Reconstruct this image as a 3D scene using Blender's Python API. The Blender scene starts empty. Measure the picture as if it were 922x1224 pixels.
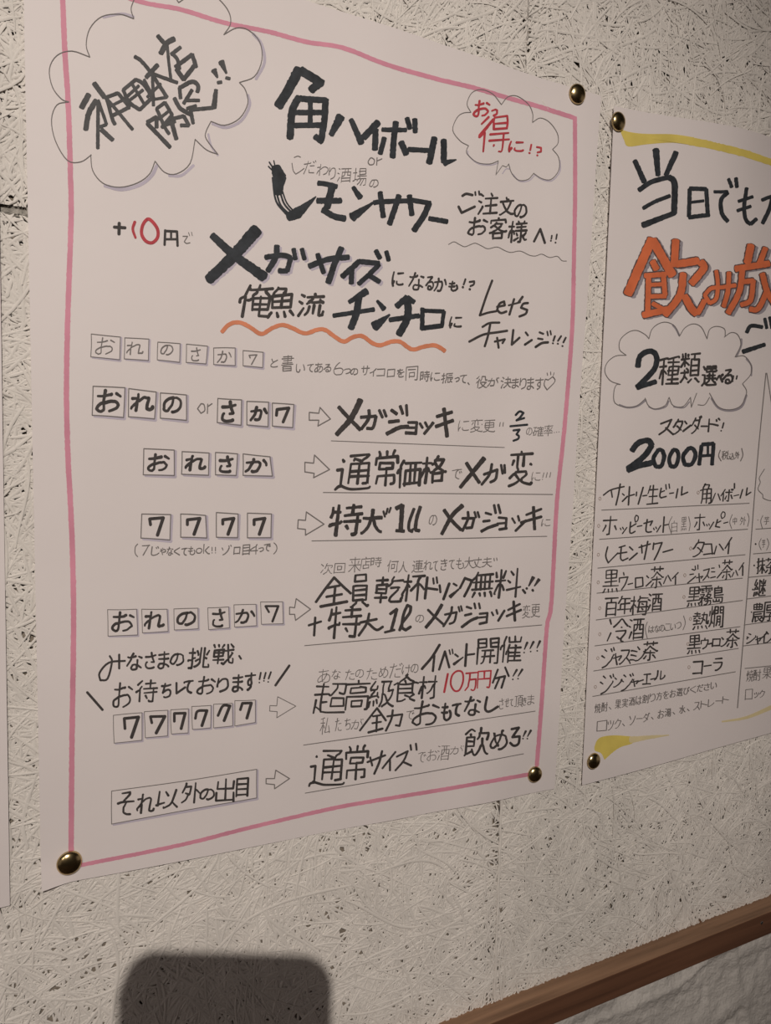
import bpy, math, random
import numpy as np
from mathutils import Matrix, Vector
random.seed(5); rng = np.random.default_rng(11)
SC = bpy.context.scene

# ---------------------------------------------------------------- camera, light, exposure
ZC = 1.45                      # camera height; wall surface is the plane y = 0, y grows into the wall
D = 0.3695                     # distance camera - wall
F = 930.0                      # focal length in pixels of the 922 x 1224 frame
R = np.array([[ 0.89401, 0.02261, -0.44748],
              [-0.44719, 0.10700, -0.88801],
              [ 0.02780, 0.99400,  0.10577]])
cam = bpy.data.cameras.new('camera'); cam.sensor_fit = 'HORIZONTAL'; cam.sensor_width = 36
cam.lens = 36 * F / 922; cam.clip_start = 0.005
co = bpy.data.objects.new('camera', cam); SC.collection.objects.link(co)
M = Matrix.Identity(4)
for i in range(3):
    for j in range(3): M[i][j] = R[i][j]
M[0][3], M[1][3], M[2][3] = 0, -D, ZC
co.matrix_world = M; SC.camera = co

W = bpy.data.worlds.new('world'); SC.world = W; W.use_nodes = True
W.node_tree.nodes['Background'].inputs[0].default_value = (1.0, 0.86, 0.78, 1)
W.node_tree.nodes['Background'].inputs[1].default_value = 0.18

LAMP = (-0.176, -1.178, ZC + 0.657)
def add_light(name, kind, loc, energy, color, size=0.01, target=None):
    l = bpy.data.lights.new(name, kind); l.energy = energy; l.color = color
    if kind == 'AREA': l.size = size
    else: l.shadow_soft_size = size
    o = bpy.data.objects.new(name, l); SC.collection.objects.link(o); o.location = loc
    if target is not None:
        o.rotation_euler = (Vector(target) - Vector(loc)).to_track_quat('-Z', 'Y').to_euler()
    return o
key = add_light('spotlight_lamp', 'SPOT', LAMP, 56.5, (1.0, 0.92, 0.835), 0.0065, (0.165, 0, ZC - 0.065))
key.data.spot_size = math.radians(47); key.data.spot_blend = 1.0
add_light('room_fill_light', 'AREA', (-1.5, -2.2, 2.5), 7, (1.0, 0.86, 0.80), 0.25, (0, 0, 1.2))  # added unseen soft fill light that lifts the shadows, no fixture behind it
SC.view_settings.view_transform = 'Standard'; SC.view_settings.look = 'None'
SC.view_settings.exposure = 0.0; SC.view_settings.gamma = 1; SC.view_settings.use_curve_mapping = False

# ---------------------------------------------------------------- helpers
def mat(name, col, rough=0.7, metal=0.0, spec=0.3, noise=None, bump=None):
    """noise = (scale, amount); bump = (scale, strength, distance)"""
    m = bpy.data.materials.new(name); m.use_nodes = True
    nt = m.node_tree; b = nt.nodes['Principled BSDF']
    b.inputs['Base Color'].default_value = (*col, 1); b.inputs['Roughness'].default_value = rough
    b.inputs['Metallic'].default_value = metal; b.inputs['Specular IOR Level'].default_value = spec
    tc = nt.nodes.new('ShaderNodeTexCoord')
    if noise:
        n = nt.nodes.new('ShaderNodeTexNoise'); n.inputs['Scale'].default_value = noise[0]; n.inputs['Detail'].default_value = 4
        nt.links.new(tc.outputs['Object'], n.inputs['Vector'])
        r = nt.nodes.new('ShaderNodeValToRGB'); a = noise[1]
        r.color_ramp.elements[0].position = 0.3; r.color_ramp.elements[1].position = 0.7
        r.color_ramp.elements[0].color = (*[c * (1 - a) for c in col], 1)
        r.color_ramp.elements[1].color = (*[min(1, c * (1 + a)) for c in col], 1)
        nt.links.new(n.outputs['Fac'], r.inputs['Fac']); nt.links.new(r.outputs['Color'], b.inputs['Base Color'])
    if bump:
        n = nt.nodes.new('ShaderNodeTexNoise'); n.inputs['Scale'].default_value = bump[0]; n.inputs['Detail'].default_value = 5
        nt.links.new(tc.outputs['Object'], n.inputs['Vector'])
        u = nt.nodes.new('ShaderNodeBump'); u.inputs['Strength'].default_value = bump[1]; u.inputs['Distance'].default_value = bump[2]
        nt.links.new(n.outputs['Fac'], u.inputs['Height']); nt.links.new(u.outputs['Normal'], b.inputs['Normal'])
    return m

def link(name, me, mats, parent=None, smooth=False):
    for m in (mats if isinstance(mats, (list, tuple)) else [mats]): me.materials.append(m)
    if smooth: me.polygons.foreach_set('use_smooth', np.ones(len(me.polygons), bool))
    o = bpy.data.objects.new(name, me); SC.collection.objects.link(o)
    if parent is not None:
        o.parent = parent; o.matrix_parent_inverse = Matrix.Translation(-parent.location) if False else Matrix.Identity(4)
    return o
def mesh(name, v, f): 
    me = bpy.data.meshes.new(name); me.from_pydata([tuple(p) for p in v], [], f); me.update(); return me
def quads_mesh(name, V, Q):
    """V (n,3) float, Q (m,4) int"""
    me = bpy.data.meshes.new(name); V = np.ascontiguousarray(V, np.float32); Q = np.ascontiguousarray(Q, np.int32)
    me.vertices.add(len(V)); me.vertices.foreach_set('co', V.ravel())
    me.loops.add(Q.size); me.loops.foreach_set('vertex_index', Q.ravel())
    me.polygons.add(len(Q)); me.polygons.foreach_set('loop_start', np.arange(0, Q.size, 4, dtype=np.int32))
    me.update(calc_edges=True); me.validate(); return me
def box_mesh(name, x0, x1, y0, y1, z0, z1, bev=0.0):
    import bmesh
    bm = bmesh.new(); bmesh.ops.create_cube(bm, size=1)
    for v in bm.verts:
        v.co = Vector(((x0 + x1) / 2 + v.co.x * (x1 - x0), (y0 + y1) / 2 + v.co.y * (y1 - y0), (z0 + z1) / 2 + v.co.z * (z1 - z0)))
    if bev: bmesh.ops.bevel(bm, geom=bm.edges[:] + bm.verts[:], offset=bev, segments=2, affect='EDGES', profile=0.5)
    me = bpy.data.meshes.new(name); bm.to_mesh(me); bm.free(); return me
def tag(o, label=None, cat=None, group=None, kind=None):
    if label: o['label'] = label
    if cat: o['category'] = cat
    if group: o['group'] = group
    if kind: o['kind'] = kind
    return o
def empty(name, loc, label, cat, group=None):
    o = bpy.data.objects.new(name, None); SC.collection.objects.link(o); o.location = loc
    o.empty_display_size = 0.02; return tag(o, label, cat, group)
def child(name, me, mats, parent, smooth=False):
    """mesh given in world coordinates, re-expressed in the parent's space (parents are only translated)"""
    me.transform(Matrix.Translation(-parent.location)); o = link(name, me, mats, None, smooth); o.parent = parent; return o

def unp(P, H=None, e=0.0):
    """frame points (n,2) -> points on the wall side surface y = -H(x,z) (z relative to the camera height)"""
    P = np.asarray(P, float).reshape(-1, 2)
    r = np.stack([P[:, 0] - 461, -(P[:, 1] - 612), -F * np.ones(len(P))], 1); w = r @ R.T
    h = np.zeros(len(P))
    for _ in range(5):
        t = (D - h - e) / w[:, 1]; x = w[:, 0] * t; z = w[:, 2] * t
        if H is None: break
        h = H(x, z)
    y = -D + w[:, 1] * t
    return np.stack([x, y, z + ZC], 1)

# ---------------------------------------------------------------- materials
m_fibre = mat('painted_wood_wool', (0.70, 0.655, 0.61), 0.7, spec=0.3, noise=(55, 0.05), bump=(1100, 0.3, 0.0003))
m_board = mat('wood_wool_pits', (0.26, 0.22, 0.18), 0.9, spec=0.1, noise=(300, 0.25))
m_flatboard = mat('painted_board', (0.64, 0.59, 0.53), 0.8, spec=0.2, noise=(200, 0.1), bump=(400, 0.8, 0.001))
m_paper = mat('paper', (0.74, 0.675, 0.665), 0.55, spec=0.3, noise=(14, 0.02), bump=(160, 0.10, 0.0005))
m_paper2 = mat('paper_second', (0.74, 0.675, 0.665), 0.55, spec=0.3, noise=(14, 0.02), bump=(160, 0.10, 0.0005))
m_plaster = mat('rough_plaster', (0.52, 0.49, 0.46), 0.85, spec=0.2, noise=(25, 0.10), bump=(420, 0.9, 0.0012))
INK = dict(dark=mat('black_brush_ink', (0.030, 0.034, 0.040), 0.6, noise=(260, 0.35)),
           dark2=mat('grey_marker_ink', (0.085, 0.083, 0.085), 0.7, noise=(260, 0.2)),
           mark=mat('black_marker_ink', (0.055, 0.048, 0.047), 0.65, noise=(300, 0.25)),
           grey=mat('pencil_grey', (0.20, 0.18, 0.175), 0.8),
           red=mat('red_marker_ink', (0.48, 0.055, 0.07), 0.6, noise=(200, 0.15)),
           orange=mat('orange_marker_ink', (0.68, 0.24, 0.13), 0.6, noise=(120, 0.12)),
           orange2=mat('orange_fill_ink', (0.66, 0.16, 0.065), 0.6, noise=(90, 0.12)),
           pink=mat('pink_marker_ink', (0.66, 0.27, 0.36), 0.6, noise=(60, 0.10)),
           lav=mat('lavender_marker_ink', (0.50, 0.45, 0.53), 0.7, noise=(80, 0.06)),
           yellow=mat('yellow_marker_ink', (0.68, 0.54, 0.13), 0.6, noise=(60, 0.10)),
           yellow2=mat('pale_yellow_ink', (0.69, 0.58, 0.34), 0.6, noise=(60, 0.06)),
           outl=mat('dark_outline_ink', (0.12, 0.075, 0.07), 0.7),
           shad=mat('grey_shadow_ink', (0.30, 0.27, 0.30), 0.7, noise=(80, 0.08)),
           tan=mat('tan_ink', (0.36, 0.28, 0.24), 0.7))
m_brass = mat('aged_brass', (0.55, 0.42, 0.22), 0.24, metal=1.0, noise=(220, 0.25), bump=(400, 0.15, 0.0003))
m_steel = mat('pin_steel', (0.5, 0.5, 0.5), 0.35, metal=1.0)

def wood_mat(name, ca, cb):
    m = bpy.data.materials.new(name); m.use_nodes = True; nt = m.node_tree; b = nt.nodes['Principled BSDF']
    tc = nt.nodes.new('ShaderNodeTexCoord'); mp = nt.nodes.new('ShaderNodeMapping'); mp.inputs['Scale'].default_value = (5, 130, 130)
    n = nt.nodes.new('ShaderNodeTexNoise'); n.inputs['Scale'].default_value = 1.4; n.inputs['Detail'].default_value = 6; n.inputs['Distortion'].default_value = 0.4
    r = nt.nodes.new('ShaderNodeValToRGB')
    r.color_ramp.elements[0].position = 0.3; r.color_ramp.elements[0].color = (*ca, 1)
    r.color_ramp.elements[1].position = 0.75; r.color_ramp.elements[1].color = (*cb, 1)
    bu = nt.nodes.new('ShaderNodeBump'); bu.inputs['Strength'].default_value = 0.25; bu.inputs['Distance'].default_value = 0.0006
    L = nt.links; L.new(tc.outputs['Object'], mp.inputs['Vector']); L.new(mp.outputs['Vector'], n.inputs['Vector'])
    L.new(n.outputs['Fac'], r.inputs['Fac']); L.new(r.outputs['Color'], b.inputs['Base Color'])
    L.new(n.outputs['Fac'], bu.inputs['Height']); L.new(bu.outputs['Normal'], b.inputs['Normal'])
    b.inputs['Roughness'].default_value = 0.5; b.inputs['Specular IOR Level'].default_value = 0.35
    return m
m_wood = wood_mat('dark_wood_front', (0.085, 0.040, 0.024), (0.17, 0.080, 0.046)); m_wood2 = wood_mat('pale_wood_top', (0.17, 0.095, 0.055), (0.36, 0.21, 0.125))  # rail wood in two tones: darker front, paler upward faces

# ---------------------------------------------------------------- posters' surfaces and outlines (z relative to ZC)
def sm(t): t = np.clip(t, 0, 1); return t * t * (3 - 2 * t)
def H1(x, z):
    h = 0.0022 + 0.0005 * np.sin(x * 38 + z * 6) + 0.0004 * np.sin(x * 90 - z * 11 + 1.0) * sm((x - 0.13) / 0.08) \
        + 0.0010 * np.exp(-((x - 0.2) / 0.03) ** 2) * sm((z + 0.02) / 0.2) + 0.0003 * np.sin(z * 45 + x * 12)
    d = ((0.0267 - x) + (-0.2047 - z)) / 1.414 - 0.004
    return h + 0.0045 * sm(d / 0.013)
def H2(x, z):
    return 0.0022 + 0.0075 * np.exp(-((x - 0.415) / 0.055) ** 2) * sm((z + 0.06) / 0.24) + 0.0005 * np.sin(x * 42 + z * 8) \
        + 0.0012 * np.exp(-((x - 0.45) / 0.07) ** 2) * sm((-z - 0.05) / 0.16)
def H3(x, z): return 0.0024 + 0.0004 * np.sin(z * 30)
def sheet(name, corners, H, parent, material, nx=90, nz=120):
    TL, TR, BR, BL = [np.array(c) for c in corners]; th = 0.00018
    u, v = np.meshgrid(np.linspace(0, 1, nx + 1), np.linspace(0, 1, nz + 1))
    u = u.ravel()[:, None]; v = v.ravel()[:, None]
    p = (TL * (1 - u) + TR * u) * (1 - v) + (BL * (1 - u) + BR * u) * v
    h = H(p[:, 0], p[:, 1])
    Fv = np.stack([p[:, 0], -h, p[:, 1] + ZC], 1); Bv = Fv + np.array([0, th, 0]); n = len(Fv)
    i = np.arange(nz)[:, None] * (nx + 1) + np.arange(nx)[None]; i = i.ravel()
    fr = np.stack([i, i + nx + 1, i + nx + 2, i + 1], 1); bk = fr[:, ::-1] + n
    a = np.arange(nx); b = np.arange(nz); s = nx + 1
    e1 = np.stack([a, a + 1, a + 1 + n, a + n], 1); q = a + nz * s
    e2 = np.stack([q + 1, q, q + n, q + 1 + n], 1); l = b * s
    e3 = np.stack([l + s, l, l + n, l + s + n], 1); r_ = b * s + nx
    e4 = np.stack([r_, r_ + s, r_ + s + n, r_ + n], 1)
    e = np.vstack([e1, e2, e3, e4]) + 2 * n
    me = quads_mesh(name, np.vstack([Fv, Bv, Fv, Bv]), np.vstack([fr, bk, e]))
    return child(name, me, material, parent, True)
def pc(px, H): q = unp([px], H)[0]; return (q[0], q[2] - ZC)
P1C = [pc((26, -112), H1), pc((719, 115), H1), pc((663, 943), H1), pc((50, 1066), H1)]
P2C = [(0.3258, 0.1900), (0.6222, 0.2022), (0.6284, -0.2105), (0.3315, -0.2232)]
P3C = [(-0.292, 0.193), (0.0048, 0.196), (0.0015, -0.2175), (-0.296, -0.2235)]

# ---------------------------------------------------------------- the wall: boards of painted wood wool
wall = link('wall_back', box_mesh('wall_back', -1.6, 2.6, 0.0215, 0.12, 0.0, 2.7), m_flatboard); tag(wall, kind='structure')
ZL = -0.3545
def seam_x(z): return 0.2655 - 0.012 * (z - 0.1)          # the vertical joint leans a little
ZS = 0.0856                                            # the horizontal joint of the left column
def inside(x, z, C, inset):
    c = np.array(C); ok = np.ones(len(x), bool)
    for k in range(4):
        a, b = c[k], c[(k + 1) % 4]; d = b - a; L = np.hypot(*d)
        ok &= ((x - a[0]) * d[1] - (z - a[1]) * d[0]) / L > inset
    return ok
def slab(name, xs, z0, z1, y0):
    """board: xs(z) -> (left, right)"""
    a, b = xs(z0), xs(z1); y1 = 0.021; c = 0.0006
    v = []
    for (y, k) in ((y1, 0), (y0 + c, 0), (y0, c)):
        v += [(a[0] + k, y, z0 + k + ZC), (a[1] - k, y, z0 + k + ZC), (b[1] - k, y, z1 - k + ZC), (b[0] + k, y, z1 - k + ZC)]
    f = [(8, 9, 10, 11), (3, 2, 1, 0)]
    for r in (0, 4):
        for k in range(4): f.append((r + k, r + (k + 1) % 4, r + 4 + (k + 1) % 4, r + 4 + k))
    return mesh(name, v, f)
boards = [('a', lambda z: (-0.645, seam_x(z) - 0.00022), ZS + 0.0022, 0.70, 0.0004),
          ('b', lambda z: (-0.645, seam_x(z) - 0.00022), ZL - 0.02, ZS - 0.0010, 0.0),
          ('c', lambda z: (seam_x(z) + 0.00022, 1.176), ZL - 0.02, 0.70, 0.0002),
          ('d', lambda z: (-1.556, -0.647), ZL - 0.02, 0.70, 0.0), ('e', lambda z: (1.178, 2.08), ZL - 0.02, 0.70, 0.0),
          ('f', lambda z: (-0.645, seam_x(z) - 0.00022), 0.702, 1.2, 0.0), ('g', lambda z: (seam_x(z) + 0.00022, 1.176), 0.702, 1.2, 0.0)]
SEG = 8
def fibres(xs, z0, z1, y0, win):
    """narrow flat wood strands pressed on each other; returns V, Q"""
    X0, X1, Z0, Z1 = win; area = (X1 - X0) * (Z1 - Z0)
    Vs, Qs, base = [], [], 0
    for layer, (dens, hl) in enumerate(((1.35, 0.00030), (1.2, 0.00058), (0.9, 0.00085), (0.42, 0.00110), (0.14, 0.00132))):
        n = int(area * dens / (0.00125 * 0.024))
        cx = rng.uniform(X0, X1, n); cz = rng.uniform(Z0, Z1, n)
        field = 1.4 * np.sin(cx * 23 + 1.3 * layer) + 1.5 * np.sin(cz * 19 + 2.1 * layer + cx * 9) + 0.7
        ang = field + rng.normal(0, 0.75, n)
        L = rng.gamma(3.0, 0.0085, n).clip(0.008, 0.075); wd = rng.uniform(0.0008, 0.0017, n)
        curv = rng.normal(0, 14, n); curv2 = rng.normal(0, 500, n)
        s = np.linspace(-0.5, 0.5, SEG + 1)[None] * L[:, None]
        th = ang[:, None] + curv[:, None] * s + curv2[:, None] * s * s
        dx = np.cos(th); dz = np.sin(th); st = L[:, None] / SEG
        x = cx[:, None] + np.cumsum(dx, 1) * st - (np.cumsum(dx, 1) * st)[:, SEG // 2:SEG // 2 + 1]
        z = cz[:, None] + np.cumsum(dz, 1) * st - (np.cumsum(dz, 1) * st)[:, SEG // 2:SEG // 2 + 1]
        keep = ~(inside(cx, cz, P1C, 0.020) | inside(cx, cz, P2C, 0.020) | inside(cx, cz, P3C, 0.020))
        xl, xr = xs(cz); keep &= (cx > xl) & (cx < xr) & (cz > z0) & (cz < z1)
        x, z, dx, dz, wd = x[keep], z[keep], dx[keep], dz[keep], wd[keep]; n = len(x)
        lo, hi = xs(z); m_ = 0.00005
        tip = np.ones(SEG + 1); tip[0] = tip[-1] = 0.45
        hw = wd[:, None] / 2 * tip[None]
        h = hl + rng.normal(0, 0.00012, (n, 1)) + rng.normal(0, 0.00005, (n, SEG + 1)) - 0.00022 * (1 - tip)[None]
        roll = rng.normal(0, 0.00008, (n, 1)); crown = 0.00036
        rows = []
        for side, hh in ((-1, -crown + roll), (0, 0 * roll), (1, -crown - roll)):
            px = np.clip(x - side * dz * hw, lo + m_, hi - m_); pz = np.clip(z + side * dx * hw, z0 + m_, z1 - m_)
            rows.append(np.stack([px, y0 - (h + hh).clip(0.00002, 0.0019), pz + ZC], 2))
        V = np.stack(rows, 2).reshape(-1, 3)                # n, SEG+1, 3 verts
        i = (np.arange(n)[:, None] * (SEG + 1) + np.arange(SEG)[None]).ravel() * 3
        Q = np.vstack([np.stack([i, i + 1, i + 4, i + 3], 1), np.stack([i + 1, i + 2, i + 5, i + 4], 1)]) + base
        Vs.append(V); Qs.append(Q); base += len(V)
    return np.vstack(Vs), np.vstack(Qs)
WIN = (-0.09, 0.68, ZL - 0.004, 0.36)
for nm, xs, z0, z1, y0 in boards:
    detailed = nm in 'abc'
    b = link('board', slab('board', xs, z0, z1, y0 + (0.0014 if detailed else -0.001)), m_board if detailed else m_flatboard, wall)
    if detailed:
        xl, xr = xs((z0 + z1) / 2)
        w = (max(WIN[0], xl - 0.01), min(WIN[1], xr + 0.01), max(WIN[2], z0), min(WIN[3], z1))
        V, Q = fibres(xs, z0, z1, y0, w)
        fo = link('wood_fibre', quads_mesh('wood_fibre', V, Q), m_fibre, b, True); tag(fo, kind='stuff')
        # painted face around the finely built part
        fr = []
        for (a0, a1, c0, c1) in ((xl, w[0], z0, z1), (w[1], xr, z0, z1), (max(xl, w[0]), min(xr, w[1]), w[3], z1), (max(xl, w[0]), min(xr, w[1]), z0, w[2])):
            if a1 - a0 > 0.02 and c1 - c0 > 0.012:
                fr.append((a0 + 0.0006, a1 - 0.0006, c0 + 0.0006, c1 - 0.0006))
        v, f = [], []
        for (a0, a1, c0, c1) in fr:
            k = len(v); v += [(a0, y0 - 0.0012, c0 + ZC), (a1, y0 - 0.0012, c0 + ZC), (a1, y0 - 0.0012, c1 + ZC), (a0, y0 - 0.0012, c1 + ZC)]
            v += [(p[0], y0 - 0.00001, p[2]) for p in v[k:k + 4]]
            f.append((k, k + 1, k + 2, k + 3)); f += [(k + j, k + 4 + j, k + 4 + (j + 1) % 4, k + (j + 1) % 4) for j in range(4)]
        if fr: link('painted_face', mesh('painted_face', v, f), m_flatboard, b)

js = mesh('joint_strip', [(-0.645, 0.0012, ZS - 0.002 + ZC), (0.266, 0.0012, ZS - 0.002 + ZC), (0.266, 0.0012, ZS + 0.003 + ZC), (-0.645, 0.0012, ZS + 0.003 + ZC),
                         (-0.645, 0.0205, ZS - 0.002 + ZC), (0.266, 0.0205, ZS - 0.002 + ZC), (0.266, 0.0205, ZS + 0.003 + ZC), (-0.645, 0.0205, ZS + 0.003 + ZC)],
          [(0, 1, 2, 3), (7, 6, 5, 4), (0, 4, 5, 1), (1, 5, 6, 2), (2, 6, 7, 3), (3, 7, 4, 0)])
link('joint_strip', js, mat('joint_filler', (0.40, 0.37, 0.33), 0.9, noise=(300, 0.3), bump=(500, 1.0, 0.002)), wall)
v_, f_ = [], []
for k_, z_ in enumerate(np.linspace(-0.3535, -0.205, 40)):
    xs_ = seam_x(z_) + 0.0006 + 0.00025 * math.sin(z_ * 300); h_ = 0.0016 + 0.0002 * math.sin(z_ * 170)
    v_ += [(xs_ - 0.0007, -0.0002, z_ + ZC), (xs_ - 0.0003, -h_, z_ + ZC), (xs_ + 0.0005, -h_ + 0.0001, z_ + ZC), (xs_ + 0.0013, -0.0002, z_ + ZC)]
    if k_: f_ += [((k_ - 1) * 4 + j, (k_ - 1) * 4 + j + 1, k_ * 4 + j + 1, k_ * 4 + j) for j in range(3)]
link('painted_joint_ridge', mesh('painted_joint_ridge', v_, f_), m_fibre, wall, True)
# rough plaster below the rail
def vnoise(x, z, s, seed):
    g = np.random.default_rng(seed).uniform(-1, 1, (64, 64)); X = x * s + 200; Z = z * s + 200
    xi = np.floor(X).astype(int); zi = np.floor(Z).astype(int); a = X - xi; b = Z - zi; a = a * a * (3 - 2 * a); b = b * b * (3 - 2 * b)
    G = lambda i, j: g[i % 64, j % 64]
    return (G(xi, zi) * (1 - a) + G(xi + 1, zi) * a) * (1 - b) + (G(xi, zi + 1) * (1 - a) + G(xi + 1, zi + 1) * a) * b
gx = np.concatenate([np.arange(-0.6, 0.2, 0.02), np.arange(0.2, 0.80, 0.002), np.arange(0.8, 1.6, 0.02)]); gz = np.concatenate([np.linspace(-0.350, -0.56, 110), np.linspace(-0.58, -1.45, 12)])
GX, GZ = np.meshgrid(gx, gz); px, pz = GX.ravel(), GZ.ravel()
wx = px + 0.012 * vnoise(px, pz, 30, 3); wz = pz + 0.012 * vnoise(px, pz, 30, 4)
hgt = 0.0016 * vnoise(wx, wz * 2.0 - px * 0.5, 28, 1) + 0.0009 * vnoise(wx, wz, 90, 2) + 0.0008 * vnoise(px, pz, 210, 5) + 0.0005 * vnoise(px, pz, 420, 6)
ridge = np.exp(-((pz + 0.402 - 0.14 * (px - 0.36) + 0.006 * vnoise(px, pz, 25, 8)) / 0.0035) ** 2) * (px > 0.2)
ridge2 = np.exp(-((px - 0.50 + 0.35 * (pz + 0.40) + 0.005 * vnoise(px, pz, 40, 9)) / 0.004) ** 2)
hgt += 0.0020 * ridge + 0.0018 * ridge2
hgt = np.where(pz < -0.57, 0, hgt)
V = np.stack([px, 0.003 - hgt, pz + ZC], 1); nX, nZ = len(gx), len(gz)
i = (np.arange(nZ - 1)[:, None] * nX + np.arange(nX - 1)[None]).ravel()
lw = link('wall_lower', quads_mesh('wall_lower', V, np.stack([i, i + nX, i + nX + 1, i + 1], 1)), m_plaster, None, True); tag(lw, kind='structure')

# wooden rail
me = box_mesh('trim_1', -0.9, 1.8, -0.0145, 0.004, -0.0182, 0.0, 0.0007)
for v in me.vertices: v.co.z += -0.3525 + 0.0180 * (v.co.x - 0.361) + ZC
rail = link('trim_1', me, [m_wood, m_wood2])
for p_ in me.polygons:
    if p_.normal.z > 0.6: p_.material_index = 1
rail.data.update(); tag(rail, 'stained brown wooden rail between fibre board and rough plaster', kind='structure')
sx, sz = 0.5010, -0.3562
import bmesh
def lathe(name, prof, n=40, center=(0, 0, 0), axis_y=True):
    """prof: list (radius, out) revolved about the axis pointing to -y"""
    v, f = [], []
    for r, o in prof:
        for k in range(n):
            a = 2 * math.pi * k / n; v.append((center[0] + r * math.cos(a), center[1] - o, center[2] + r * math.sin(a)))
    for j in range(len(prof) - 1):
        for k in range(n): f.append((j * n + k, j * n + (k + 1) % n, (j + 1) * n + (k + 1) % n, (j + 1) * n + k))
    f.append(tuple(range(n))[::-1]); f.append(tuple((len(prof) - 1) * n + k for k in range(n)))
    me = mesh(name, v, f)
    bm = bmesh.new(); bm.from_mesh(me); bmesh.ops.recalc_face_normals(bm, faces=bm.faces); bm.to_mesh(me); bm.free()
    return me
link('nail_head', lathe('nail_head', [(0.0013, -0.001), (0.0013, 0.0001), (0.0010, 0.0003)], 16, (sx, -0.0145, ZC + sz)), m_steel, rail)

# ---------------------------------------------------------------- ink
GLY = {}
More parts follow.
